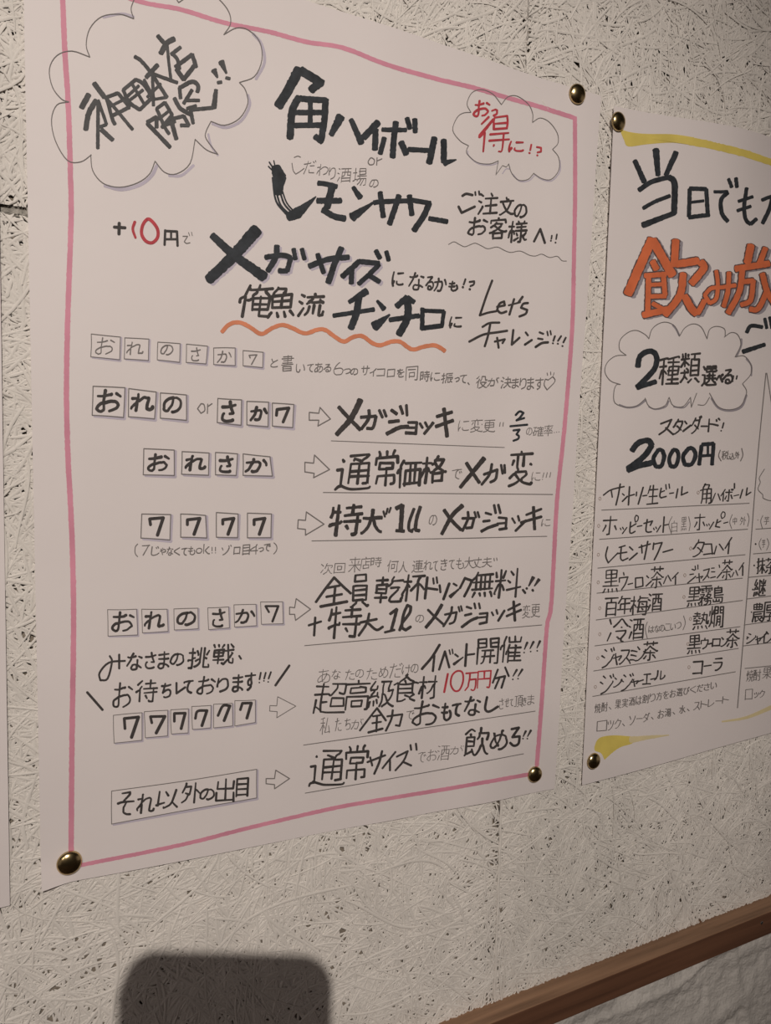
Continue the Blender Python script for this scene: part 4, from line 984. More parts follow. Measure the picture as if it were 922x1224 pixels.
@1 lettering brush 390 460 4.009 | black brush pen lettering beside the second arrow
k mark
G 通常価格 12 52,338,220,498 237,318,340,482 342,362,452,488 458,345,572,468
k grey
G で 4 603,405,650,450
@1 lettering brush 520 460 5.424
k mark
20/205,505 245,570 290,635
28>20/320,475 165,665
16/320,580 405,550 395,610 362,630
16/370,515 355,580 305,645
14/430,520 440,575
14/452,520 455,570
G 変 16 488,430,632,648
k grey
G に 5 630,565,685,620
5/708,570 700,600
5/730,568 722,600
5/752,568 746,598
5/698,612 699,613
@1 underline pen 0 0 1
k grey
1/386.6,588.6 661,591
@1 lettering brush 380 580 4.009 | black brush pen lettering beside the third arrow
k mark
G 特大 14 62,92,213,238 212,118,312,225
9/315,125 322,150
9/335,112 328,138
9/350,108 342,130
17/375,112 405,95
19/405,95 398,215
14/375,217 415,220
13/462,112 439,175 437,212 455,222
15/492,102 472,170 468,214 488,218
8/440,219 468,204
k grey
G の 4.5 535,145,570,190
@1 lettering brush 520 460 5.424
k mark
20/60,810 110,880 170,940
26>20/180,782 110,850 45,968
16/180,865 255,865 240,925 205,928
16/215,825 215,870 180,945
13/258,825 268,858
13/278,825 288,858
14/330,830 365,840
15/385,780 395,830
15/412,778 425,830
15/315,885 355,880
18/300,950 350,925 410,905
14/415,860 465,865 460,930
13/405,900 460,895
16/420,937 465,930
12/502,865 520,895
13/540,850 548,880
15/590,880 525,945
14/595,842 690,805
16/560,892 690,855
18/640,790 648,938
k grey
G に 5 695,870,750,915
@1 underline pen 0 0 1
k grey
1/373,646.5 520,644 654,641
@1 lettering pen 380 580 4.009 | thin grey pencil sentence above the fourth prize
k grey
G 次回来店時何人連れてきても大丈夫 4 15,375,70,425 80,375,130,420 150,345,205,415 205,345,250,400 255,345,305,390 335,360,385,415 390,365,430,415 455,360,505,415 510,360,550,405 555,365,575,410 590,355,620,405 630,360,655,400 665,350,700,400 705,345,745,395 745,345,785,395 790,345,835,390
4/845,350 847,362
4/858,348 860,360
@1 lettering brush 360 670 5.424 | black brush pen lettering beside the fourth arrow, upper line
k mark
15/215,110 160,180 97,268
15/215,110 265,160 322,212
14/170,177 250,162
14/165,235 265,218
15/222,170 212,280
17/127,298 298,266
G 員乾杯 14 327,92,438,298 483,108,655,270 663,90,798,258
@1 lettering brush 500 670 5.424
k mark
16/60,110 45,245
14/55,178 125,188
11/98,115 102,150
11/120,108 125,145
13/140,160 145,205
16/202,150 165,250
12/230,150 250,162
22>10/207,235 265,185
14/305,112 272,178
15/303,115 350,130 330,175 300,232
G 無料 13 352,75,485,235 502,58,665,238
13/680,190 695,210
22>8/748,108 718,165
13/704,180 706,182
20>8/785,122 755,165
13/742,190 746,196
@1 lettering brush 360 670 5.424 | black brush pen lettering beside the fourth arrow, lower line
k mark
13/50,420 130,395
14/92,370 85,485
G 特 15 183,298,388,498
15/385,402 490,380
15/442,345 425,410 375,485
15/440,410 490,450 530,430
17/580,345 620,315
18/622,315 585,455
14/545,465 605,450
17/640,450 660,400 705,340 712,300 690,290 665,350 655,430 680,450 710,430
k grey
G の 5 745,355,795,400
@1 lettering brush 500 670 5.424
k mark
14/65,320 110,365 160,410
19/155,285 110,360 50,435
13/175,350 250,335 235,395 205,410
14/220,302 210,350 165,425
11/262,300 270,330
11/278,295 285,325
13/315,300 345,310
12/365,278 372,310
12/395,278 402,310
14/305,355 345,345
17/285,430 340,390 385,370
13/400,345 450,340 445,395
12/395,370 445,365
15/400,410 445,400
11/478,335 488,355
12/508,320 515,345
14/560,325 520,390
13/585,320 660,282
14/575,360 668,320
16/620,267 628,388
k grey
G 変更 5 680,290,725,370 735,285,790,365
@1 underline pen 0 0 1
k grey
1/364.4,771.7 520,758 648,747
@1 lettering pen 370 750 6.12 | thin grey pencil sentence above the fifth prize
k grey
G あなたのためだけの 6 65,305,150,405 165,310,225,375 265,310,330,380 340,310,395,365 420,300,495,380 510,290,575,365 590,265,675,365 680,275,740,345 745,270,795,330
@1 lettering brush 500 750 5.7625 | black brush pen lettering ending in three exclamation marks
k mark
16/148,120 95,205 27,285
14/112,195 102,300
14/145,290 185,165 215,275
9/215,155 222,185
9/235,150 240,180
12/255,185 275,200
18>8/248,252 310,205
15/335,115 325,265
12/330,190 388,182
G 開催 12 412,78,552,250 572,62,712,240
15>7/752,105 733,150
15>7/795,100 772,145
15>7/840,95 820,140
9/730,172 732,173
9/775,165 777,166
9/820,160 822,161
@1 lettering brush 370 750 6.12
k mark
G 超高級食 13 38,408,262,622 268,388,438,602 443,388,618,578 622,350,795,540
@1 lettering brush 500 750 5.7625
k mark
G 材 12 7,337,128,488
12/550,290 515,380
12/600,275 625,335
13/535,350 600,335 575,415
12/560,350 530,420
14>7/680,292 655,335
14>7/718,290 690,335
9/652,357 654,358
9/688,352 690,353
@1 lettering pen 500 750 5.7625 | red marker amount between the black words
k red
15/205,320 180,445
13/270,300 235,330 225,390 250,435 285,430 310,370 305,310 270,300
G 万円 12 327,312,408,433 412,302,498,413
@1 lettering brush 370 750 6.12
k grey
G 私たちがで 6 80,660,150,780 190,665,235,755 260,665,300,745 310,670,390,740 710,610,765,670
k mark
13/495,590 440,660 370,753
14/495,590 560,680
12/465,650 530,640
12/460,700 525,690
13/495,645 490,760
15/432,768 535,740
13/570,650 680,635 660,720 632,715
14/610,605 600,670 560,755
@1 lettering brush 500 750 5.7625
k mark
G おもてな 14 -33,508,138,670 162,522,225,638 237,528,290,608 322,480,425,602
15/475,480 462,560 490,580 550,545
k grey
G させて頂きま 5 560,490,590,560 600,490,625,545 632,495,655,540 665,470,720,545 722,485,745,535 755,465,800,530
@1 underline pen 0 0 1
k grey
1/363,890.6 500,871 640,850
@1 lettering brush 370 750 6.12 | black brush pen lettering beside the last arrow
k mark
G 通常 15 5,905,262,1155 267,868,423,1112
14/425,985 555,935
13/445,950 460,1010
15/532,905 510,990 475,1070
13/630,910 535,1030
13/590,970 590,1045
13/640,945 720,905 690,975 630,1045
14/690,985 745,1010
13/740,860 745,895
13/780,850 785,895
k grey
G で 5 795,915,850,985
@1 lettering brush 500 750 5.7625
k mark
G 飲め 14 323,693,488,878 502,712,612,840
15/645,700 695,690 650,755 700,750 692,800 660,815 635,795
14>7/742,715 725,750
14>7/777,710 755,750
9/722,765 724,766
9/752,765 754,766
k grey
G お酒が 5 65,840,130,915 135,815,215,915 225,815,310,870
@1 underline pen 0 0 1
k grey
1/365,948 500,925 626,901
@1 drawn_box pen 100 700 5.7625
B 5.5 165,165 365,162 372,340 168,348
@1 drawn_box pen 100 700 5.7625
B 5.5 400,162 575,162 582,315 405,325
@1 drawn_box pen 100 700 5.7625
B 5.5 622,160 788,155 790,297 625,305
@1 drawn_box pen 220 690 6.443
B 6 183,235 345,228 350,390 190,403
@1 drawn_box pen 220 690 6.443
B 6 385,212 555,208 560,373 390,383
@1 drawn_box pen 220 690 6.443
B 6 590,190 760,188 765,358 597,362
@1 lettering pen 100 700 5.7625
k mark
G おれの 15 200,182,345,310 427,182,555,290 650,187,765,272
@1 lettering pen 220 690 6.443
k mark
G さか 16 222,250,312,378 400,250,540,348
14/655,268 628,222 727,222
16/727,222 682,340
@1 drawn_arrow pen 70 640 2.78
k grey
3.6/768,238 785,240 790,210 838,245 788,282 785,262 768,262 768,238
@1 lettering pen 100 700 5.7625 | black marker invitation lettering, upper line
k mark
12/180,485 195,525 165,640 115,652 110,600 175,530 285,518
13/245,475 245,570
G なさまの挑 12 302,467,398,578 427,462,495,568 517,457,588,568 602,472,688,548 722,432,868,563
@1 lettering pen 220 690 6.443
k mark
G 戦 14 227,517,383,663
13/425,605 440,628
@1 lettering pen 100 700 5.7625 | black marker invitation lettering, lower line
k mark
G お待ちてお 12 207,672,333,833 367,652,503,798 537,672,600,768 692,657,750,738 787,627,903,743
13/640,670 640,742 700,700
15/25,735 130,855
@1 lettering pen 220 690 6.443
k mark
G ります 14 258,777,338,878 377,752,453,878 472,737,548,868
12/592,735 582,785
12/630,735 618,780
12/670,730 652,780
10/580,810 582,811
10/615,797 617,798
10/648,805 650,806
16/812,680 705,832
@1 drawn_box pen 100 700 5.7625
B 5.5 205,893 402,875 402,1065 210,1085
@1 drawn_box pen 100 700 5.7625
B 5.5 418,868 580,858 578,1035 425,1048
@1 drawn_box pen 100 700 5.7625
B 5.5 600,855 722,848 720,1015 605,1022
@1 drawn_box pen 100 700 5.7625
B 5.5 745,832 878,825 875,980 750,990
@1 drawn_box pen 220 690 6.443
B 6 228,978 372,970 375,1145 228,1160
@1 drawn_box pen 220 690 6.443
B 6 392,950 550,945 550,1118 392,1145
@1 lettering pen 100 700 5.7625
k mark
17/285,985 280,915 378,905
20/378,905 330,1045
16/470,945 460,902 560,900
19/560,900 500,1015
16/625,935 625,880 700,878
18/700,878 672,985
16/770,915 785,865 850,860
18/850,860 815,965
16/926,895 960,828 1008,828
18/1008,828 968,930
16/1080,855 1094,810 1156,808
18/1156,808 1125,913
@1 drawn_arrow pen 220 690 6.443
k grey
6/662,988 715,990 722,920 862,992 715,1082 718,1035 660,1030 662,988
@1 drawn_box pen 120 900 4.61
B 5 62,210 862,90 862,248 62,392
@1 lettering pen 120 900 4.61
k mark
G それ以外の出目 10 97,217,185,338 207,227,298,328 312,207,428,303 452,167,548,273 552,202,625,258 642,142,738,268 752,142,813,238
@1 drawn_arrow pen 70 640 2.78
k grey
3.6/690,808 718,808 722,780 768,808 718,842 718,828 690,825 690,808
@1 border_line brush 0 0 1 | pink marker border line around the sheet
k pink
6.5/73,-40 75,0 77.7,64 81.6,125 84,200 85,262 81,379 79.5,465 81,540 86,640 88,748 86,892 85,1022
5.5/73,-34 161,0 215,11 268,27 322,38 366,50 410,57 462,77 521,94 567,105 609,117.5 640,126 686,140.6
5/687.5,140 687.8,229 686.5,302 685,376 681,440 674,522 666,600 659.5,720 654,750 648,837 642,915
4.8/92,1035 214,1010.5 300,989 390,968 437,959 540,942 636,925
@2 lettering brush 740 160 5.066 | large black brush lettering across the top
k dark
30>34/97,162 155,290
42>30/225,95 238,250
36>30/348,112 285,250
30/122,340 200,290 300,262
38/305,262 338,300 335,480
24/148,450 220,410 310,375
38>30/145,552 230,520 340,478
26/430,335 425,500
26/430,330 530,335 540,490
18/430,415 515,405
26/425,505 548,490
20/578,350 660,350
26/660,355 620,400 625,480 660,530
22/665,272 685,322
24/710,268 716,322
20/725,408 812,380
20/718,465 800,438
24/775,328 760,440 770,520 800,545 835,515
22/868,400 950,368
26/932,378 915,450 872,540
@2 lettering brush 740 270 5.066 | huge orange lettering with dark outline and grey shadow
k shad
shift 22 11
O
shift 0 0
k outl
grow 14
O
k orange2
grow 0
O
@2 lettering brush 740 270 5.066
k dark
24/775,645 800,605 870,612
20/885,560 897,620
20/915,552 928,620
30>24/752,762 885,718
@2 speech_bubble pen 740 390 5.066 | cloud bubble outlined in thin pen with grey shadow
k shad
shift 3 8
12/0,468 50,484 110,475 160,440
9/180,480 220,495 280,480 300,445
8/330,480 390,485 425,450
14/560,430 600,485 670,503 740,480 770,410
10/800,290 800,230 770,190
12/740,70 738,110 710,175
12/325,-15 345,10 364,48
shift 0 0
k grey
5/45,175 5,140 10,80 60,35 110,25 160,50 183,75
5/183,75 200,20 240,-15 290,-25 340,0 368,60
5/368,60 400,10 450,-15 500,5 535,75
5/535,75 550,20 590,0 640,15 645,62
5/640,65 680,38 720,50 740,110 705,185
5/705,185 760,180 800,230 800,290 750,348
5/750,348 775,400 740,480 670,505 600,485 550,405
5/550,430 520,475 480,475
5/472,405 440,490 435,430
5/435,430 390,485 330,480 305,430
5/305,430 280,480 220,500 180,480 160,435
5/160,440 110,480 50,490 -22,465 -30,400 -15,355 10,352
5/10,352 -50,330 -84,276 -70,220 -20,180 45,175
@2 lettering brush 740 390 5.066 | black lettering inside the cloud bubble
k dark
34/115,245 130,180 190,150 228,180 215,260 112,368
30/112,372 225,335
k mark
G 種類選べる 11 247,187,365,350 377,162,490,340 507,242,590,355 595,290,630,335 635,265,690,345
8/695,300 692,320
8/717,300 713,318
8/690,332 691,333
@2 lettering pen 740 390 5.066
k mark
10/255,590 320,565 290,620 245,655
10/285,615 330,655
9/400,575 412,590
11/390,635 435,600
9/500,605 535,605
G タダド 9 332,562,385,650 442,547,500,645 545,560,610,635
8/636,585 628,615
8/620,632 621,633
@2 lettering brush 740 390 5.066 | very bold black brush price
k dark
36/80,752 120,705 180,692 200,722 150,790 55,862
36/55,872 110,848 198,826
26/240,748 210,800 225,850 258,845 275,790 262,752 240,748
25/330,748 305,800 315,848 345,845 362,790 352,752 330,748
26/425,738 390,785 400,838 440,835 465,785 452,742 425,738
24/502,722 487,838
24/505,716 575,710 565,838
15/540,715 540,780
18/495,785 570,780
k grey
6/615,750 605,785 620,815
6/745,740 752,780 738,815
G 税込外 5 625,755,665,805 668,770,703,805 705,760,730,800
@2 underline pen 0 0 1
k grey
1/719.6,609.7 896,601.5
@2 underline pen 0 0 1
k grey
1/717,644.6 894,632.5
@2 underline pen 0 0 1
k grey
1/715,679 891,663
@2 underline pen 0 0 1
k grey
1/714,709 888,691
@2 underline pen 0 0 1
k grey
1/713,741 888,717.6
@2 underline pen 0 0 1
k grey
1/711.5,772 885,749
@2 underline pen 0 0 1
k grey
1/710,802 883,775
@2 underline pen 0 0 1
k grey
1/709,832.4 879.4,803
@2 column_rule pen 0 0 1
k grey
1.1/916,446 905,560 893,716 882,846
1/917,446 924,490
@2 underline pen 0 0 1
k grey
1/904,632.5 940,630
@2 underline pen 0 0 1
k grey
1/901,662 940,659
@2 underline pen 0 0 1
k grey
1/896,690 940,686
@2 underline pen 0 0 1
k grey
1/893,716 940,710
@2 underline pen 0 0 1
k grey
1/890,747 940,740
@2 underline pen 0 0 1
k grey
1/889,772 940,766
@2 underline pen 0 0 1
k grey
1/891,799 940,794
@2 lettering brush 715 560 7.655 | black marker drink name in the first row, left column
k mark
12/52,243 120,195 240,165
11/122,197 132,262
13/205,142 188,240 166,333
10/225,230 242,245
13/225,300 270,255
13/290,167 280,333
11/285,250 335,237
11/355,215 352,250
13/415,172 370,325
11/412,250 448,245
G 生 11 453,155,552,322
12/580,180 567,250 580,268 625,255
10/575,217 610,203
10/622,147 627,190
10/652,142 657,180
10/657,228 693,222
12/732,187 717,268
12/772,167 765,242 822,217
@2 lettering brush 815 560 7.654 | black marker drink name in the first row, right column
k mark
G 角ボ 11 172,140,272,322 402,190,470,298
9/310,227 277,308
10/335,232 355,288
10/400,192 362,250
10/385,225 380,298
12/485,137 485,180
8/480,250 525,240
11/560,192 537,270
11/602,177 592,245 635,217
@2 lettering brush 715 560 7.655
k mark
G ホ 12 48,435,172,602
9/205,545 212,560
9/226,537 235,555
10/265,540 225,595
12/300,490 292,580 310,592 340,575
11/300,535 350,505
9/350,427 370,440 365,475 345,490 338,455 350,427
10/362,530 403,522
12/422,502 500,480 480,520
12/452,467 440,560 455,582 490,578
9/510,545 516,560
9/530,535 538,550
10/575,522 540,580
12/607,442 597,583
10/602,520 650,510
k grey
6/680,440 650,510 675,600
6/832,440 845,510 835,570
G 白黒 5.5 675,480,725,580 765,445,810,565
@2 lettering brush 815 560 7.654
k mark
G ホ 10 122,417,213,558
8/230,510 236,525
8/250,505 256,520
10/295,490 257,553
11/330,467 312,530 350,537
10/320,500 360,480
8/378,395 398,405 395,440 370,458 362,425 378,395
9/387,500 425,490
k grey
6/465,420 442,490 460,550
6/605,410 620,460 605,530
G 中外 5.5 472,447,505,510 537,442,588,515
@2 lettering brush 715 560 7.655 | black marker drink name in the third row, left column
k mark
12/90,717 72,800 95,863
11/95,863 183,772
11/195,722 250,705
12/182,778 265,765
12/215,717 208,820 228,842 275,820
12/290,717 320,745
14/290,835 360,775
12/377,722 480,690
12/400,700 405,772
13/457,667 440,760 425,830
12/512,682 505,740
12/512,692 588,677
13/587,680 550,770 517,835
12/597,765 685,740
@2 lettering brush 815 560 7.654
k mark
G タ 11 107,652,205,803
11/210,692 275,690 283,783
11/202,787 290,775
10/320,710 300,783
11/347,692 383,745
11/460,632 400,730
12/437,680 427,778
@2 lettering brush 715 560 7.655 | black marker drink name in the fourth row, left column
k mark
G 黒茶 11 52,932,188,1130 487,897,598,1088
10/235,952 240,975
10/197,1002 197,1040
11/197,1002 275,992 250,1060 217,1108
10/277,1060 318,1050
11/345,1002 345,1090 413,1075 410,997 345,1002
10/447,982 465,1000
12/442,1075 490,1030
9/630,987 602,1053
10/642,977 670,1028
10/735,952 682,1008
11/712,990 710,1058
@2 lettering brush 815 560 7.654
k mark
10/97,922 120,930
9/125,892 129,925
9/150,882 151,920
10/77,970 110,965
11/57,1048 130,987
9/137,1000 195,985 180,1005
10/160,962 165,1038
10/202,932 255,917 235,975 197,1023
9/235,975 252,1000
9/275,912 300,910
9/275,945 305,945
10/267,1000 310,990
9/345,882 350,905
11/327,1000 370,950
G 茶 10 372,837,463,1013
8/480,950 462,990
9/497,932 515,978
9/570,862 527,928
11/562,892 560,978
@2 lettering brush 700 700 4.153 | black marker drink name in the fifth row, left column
k mark
G 百年梅酒 6.5 97,62,160,150 162,52,225,140 227,52,310,145 312,42,380,125
@2 lettering brush 700 700 4.153
k mark
G 黒霧島 6 508,8,570,100 568,2,630,95 637,2,685,83
@2 lettering brush 700 700 4.153
k mark
G 冷酒 7 112,167,210,280 217,167,290,265
k grey
3.5/308,180 298,215 308,262
3.5/488,150 497,185 485,220
G はなのこいつ 3.5 315,200,340,232 345,198,368,230 370,196,392,226 396,190,420,222 424,188,448,218 452,182,475,212
@2 lettering brush 700 700 4.153
k mark
G 熱燗 6 537,132,610,215 617,102,685,205
@2 lettering brush 700 700 4.153
k mark
G ジャスミン茶 6.5 82,310,142,405 138,338,178,392 172,320,225,388 224,322,256,375 256,302,298,370 288,277,358,368
@2 lettering brush 700 700 4.153
k mark
G 黒ウロン茶 6.2 510,247,573,335 575,260,610,312 632,265,668,300 675,257,708,300 702,217,763,305
7/612,290 632,285
@2 lettering brush 700 700 4.153
k mark
G ジンジャエル 6 74,442,138,535 142,455,180,502 177,437,235,520 230,465,262,500 287,440,325,490 347,422,395,468
6/265,475 288,468
6/325,465 350,460
@2 lettering brush 700 700 4.153
k mark
G コラ 7 537,377,580,440 637,362,678,420
6/590,400 625,395
@2 lettering pen 700 700 4.153 | faint pencil footnote in two lines
k grey
T 焼酎、果実酒は割り方をお選びください 3.6 45,612 655,492 44
T ック、ソーダ、お湯、水、ストレート 3.6 108,697 715,562 46
3.6/60,675 108,668 105,718 58,722 60,675
@2 bullet_mark pen 0 0 1
k tan
T2 717.5,596 716,628.5 715.6,663 715.4,696 717.3,727 717.3,758 715,786.7 712,821 835,588.7 826,655.5 819,687.5 818,713.5 825.7,739.7 822.8,769.8 824,797.5
@2 lettering brush 815 560 7.654 | cropped column of drink names at the right edge
k grey
6/745,430 725,480 740,545
6/730,640 710,690 730,745
6/785,640 800,690 780,745
G 芋芋 5.5 757,442,800,510 737,652,765,720
8/698,470 700,472
7/760,5 712,85 722,125 700,190 745,240 745,268 800,292 860,290
G 赤 5 762,85,802,168
k mark
12/678,688 680,694
12/665,885 667,889
12/652,1105 654,1109
G 抹茶継 11 692,822,762,958 768,817,868,958 667,1012,772,1163
@2 lettering brush 700 700 4.153
k mark
G 農厚シャイン 6 832,88,883,180 885,82,940,172 802,237,845,285 846,252,870,290 871,232,900,285 896,227,935,282
5/825,130 826,133
5/803,262 804,265
k grey
G 焼酎果ロック 3.6 802,422,835,475 837,417,870,470 882,407,925,460 795,515,830,565 840,530,860,555 865,520,890,555
@2 marker_stripe brush 680 80 2.661 | yellow marker stripe under the top edge
k yellow
P 162,198 200,208 250,213 330,214 400,224 400,250 330,241 250,246 190,253 176,232
26>20/385,236 450,248 560,275 644,303 700,320
@2 marker_stripe brush 700 700 4.153 | yellow marker stripe above the bottom edge
k yellow
P 45,800 58,768 85,750 150,743 240,750 235,782 180,800 140,825 95,865 78,832 48,820
@2 marker_stripe brush 700 700 4.153
k yellow2
32>5/225,766 300,755 415,742
@2 marker_stripe brush 700 700 4.153
k yellow2
8>26/680,675 800,655 922,605 1000,570'''

def smooth_line(p):
    """Catmull-Rom between points, sharp turns split the stroke"""
    p = [p[0]] + [p[i] for i in range(1, len(p)) if np.hypot(*(p[i] - p[i - 1])) > 1e-6]
    if len(p) == 1: return [[p[0], p[0] + np.array([0.01, 0.01])]]
    closed = len(p) > 4 and np.hypot(*(p[0] - p[-1])) < 1e-6
    runs, cur = [], [p[0]]
    for i in range(1, len(p) - 1):
        cur.append(p[i]); a = p[i] - p[i - 1]; b = p[i + 1] - p[i]
        if a @ b < 0.35 * np.hypot(*a) * np.hypot(*b): runs.append(cur); cur = [p[i]]
    cur.append(p[-1]); runs.append(cur); out = []
    for r in runs:
        if len(r) < 3: out.append(r); continue
        q = [r[-2] if (closed and len(runs) == 1) else 2 * r[0] - r[1]] + r + [r[1] if (closed and len(runs) == 1) else 2 * r[-1] - r[-2]]; o = []
        for i in range(1, len(q) - 2):
            for t in (0, .25, .5, .75):
                a, b, c, d = q[i - 1], q[i], q[i + 1], q[i + 2]
                o.append(0.5 * (2 * b + (c - a) * t + (2 * a - 5 * b + 4 * c - d) * t * t + (3 * b - a - 3 * c + d) * t ** 3))
        out.append(o + [r[-1]])
    return out

WB = 1.18
class Ink:
    def __init__(s, H): s.H = H; s.v = []; s.f = []; s.m = []; s.mats = []; s.n = 0
    def mi(s, k):
        if k not in s.mats: s.mats.append(k)
        return s.mats.index(k)
    LAY = dict(lav=0, shad=0, yellow=0, yellow2=1, pink=0, outl=1)
    def put(s, P, faces, k):
        e = 0.00006 + 0.00006 * s.LAY.get(k, 2) + 0.0000012 * s.n; s.n += 1
        b = len(s.v); s.v += unp(P, s.H, e).tolist(); m = s.mi(k)
        for f in faces: s.f.append(tuple(b + i for i in f)); s.m.append(m)
    def ribbon(s, pts, w0, w1, k, rough=0.0, cap=True):
        pts = [np.asarray(p, float) for p in pts]; wf = WB if k == 'mark' else 1.0; w0 *= wf; w1 *= wf
        if len(pts) == 2:
            q = [pts[0]]
            for a, b in zip(pts[:-1], pts[1:]):
                k_ = int(np.hypot(*(b - a)) / 9) + 1
                q += [a + (b - a) * (i + 1) / k_ for i in range(k_)]
            pts = q
        runs = smooth_line(pts); tot = sum(sum(np.hypot(*(r[i + 1] - r[i])) for i in range(len(r) - 1)) for r in runs) + 1e-9; acc = 0
        for r in runs:
            r = np.array(r)
            # resample so that rough edges have something to work on
            seg = np.hypot(*(r[1:] - r[:-1]).T); cum = np.concatenate([[0], np.cumsum(seg)])
            n = max(len(r), int(cum[-1] / 2.2) + 2) if rough else max(len(r), 2)
            if rough:
                tt = np.linspace(0, cum[-1], n); r = np.stack([np.interp(tt, cum, r[:, 0]), np.interp(tt, cum, r[:, 1])], 1); cum = tt
            t = np.gradient(r, axis=0); t /= np.hypot(*t.T)[:, None] + 1e-12; nn = np.stack([-t[:, 1], t[:, 0]], 1)
            ww = w0 + (w1 - w0) * (acc + cum) / tot; acc += cum[-1]; hw = ww / 2
            jl = 1 + rough * rng.normal(0, 1, len(r)); jr = 1 + rough * rng.normal(0, 1, len(r))
            A = r + nn * (hw * jl)[:, None]; B = r - nn * (hw * jr)[:, None]; P = np.empty((2 * len(r), 2)); P[0::2] = A; P[1::2] = B
            fs = [(2 * i, 2 * i + 1, 2 * i + 3, 2 * i + 2) for i in range(len(r) - 1)]
            P = P.tolist()
            for (c, d, h, ia, ib) in ((r[0], -t[0], hw[0], 1, 0), (r[-1], t[-1], hw[-1], 2 * len(r) - 2, 2 * len(r) - 1)):
                fan = [ia]; m = np.array([d[1], -d[0]]) ; a0 = np.array(P[ia]) - c; sgn = 1 if a0 @ m > 0 else -1
                fl = 0.45 if rough > 0.03 else 0.9
                for q in (30, 65, 90, 115, 150):
                    g = math.radians(q); fan.append(len(P)); P.append((c + sgn * m * h * math.cos(g) + d * h * math.sin(g) * fl * (1 + rough * 2 * rng.normal())).tolist())
                fan.append(ib); fs.append(tuple(fan))
            s.put(P, fs, k)
    def build(s, name, parent, label=None):
        if not s.f: return
        me = mesh(name, s.v, s.f); me.polygons.foreach_set('material_index', s.m)
        # face the room
        bm = bmesh.new(); bm.from_mesh(me)
        fl = [f for f in bm.faces if f.normal.y > 0]
        if fl: bmesh.ops.reverse_faces(bm, faces=fl)
        bm.to_mesh(me); bm.free()
        o = child(name, me, [INK[k] for k in s.mats], parent)
        if label: o['label'] = label
        return o

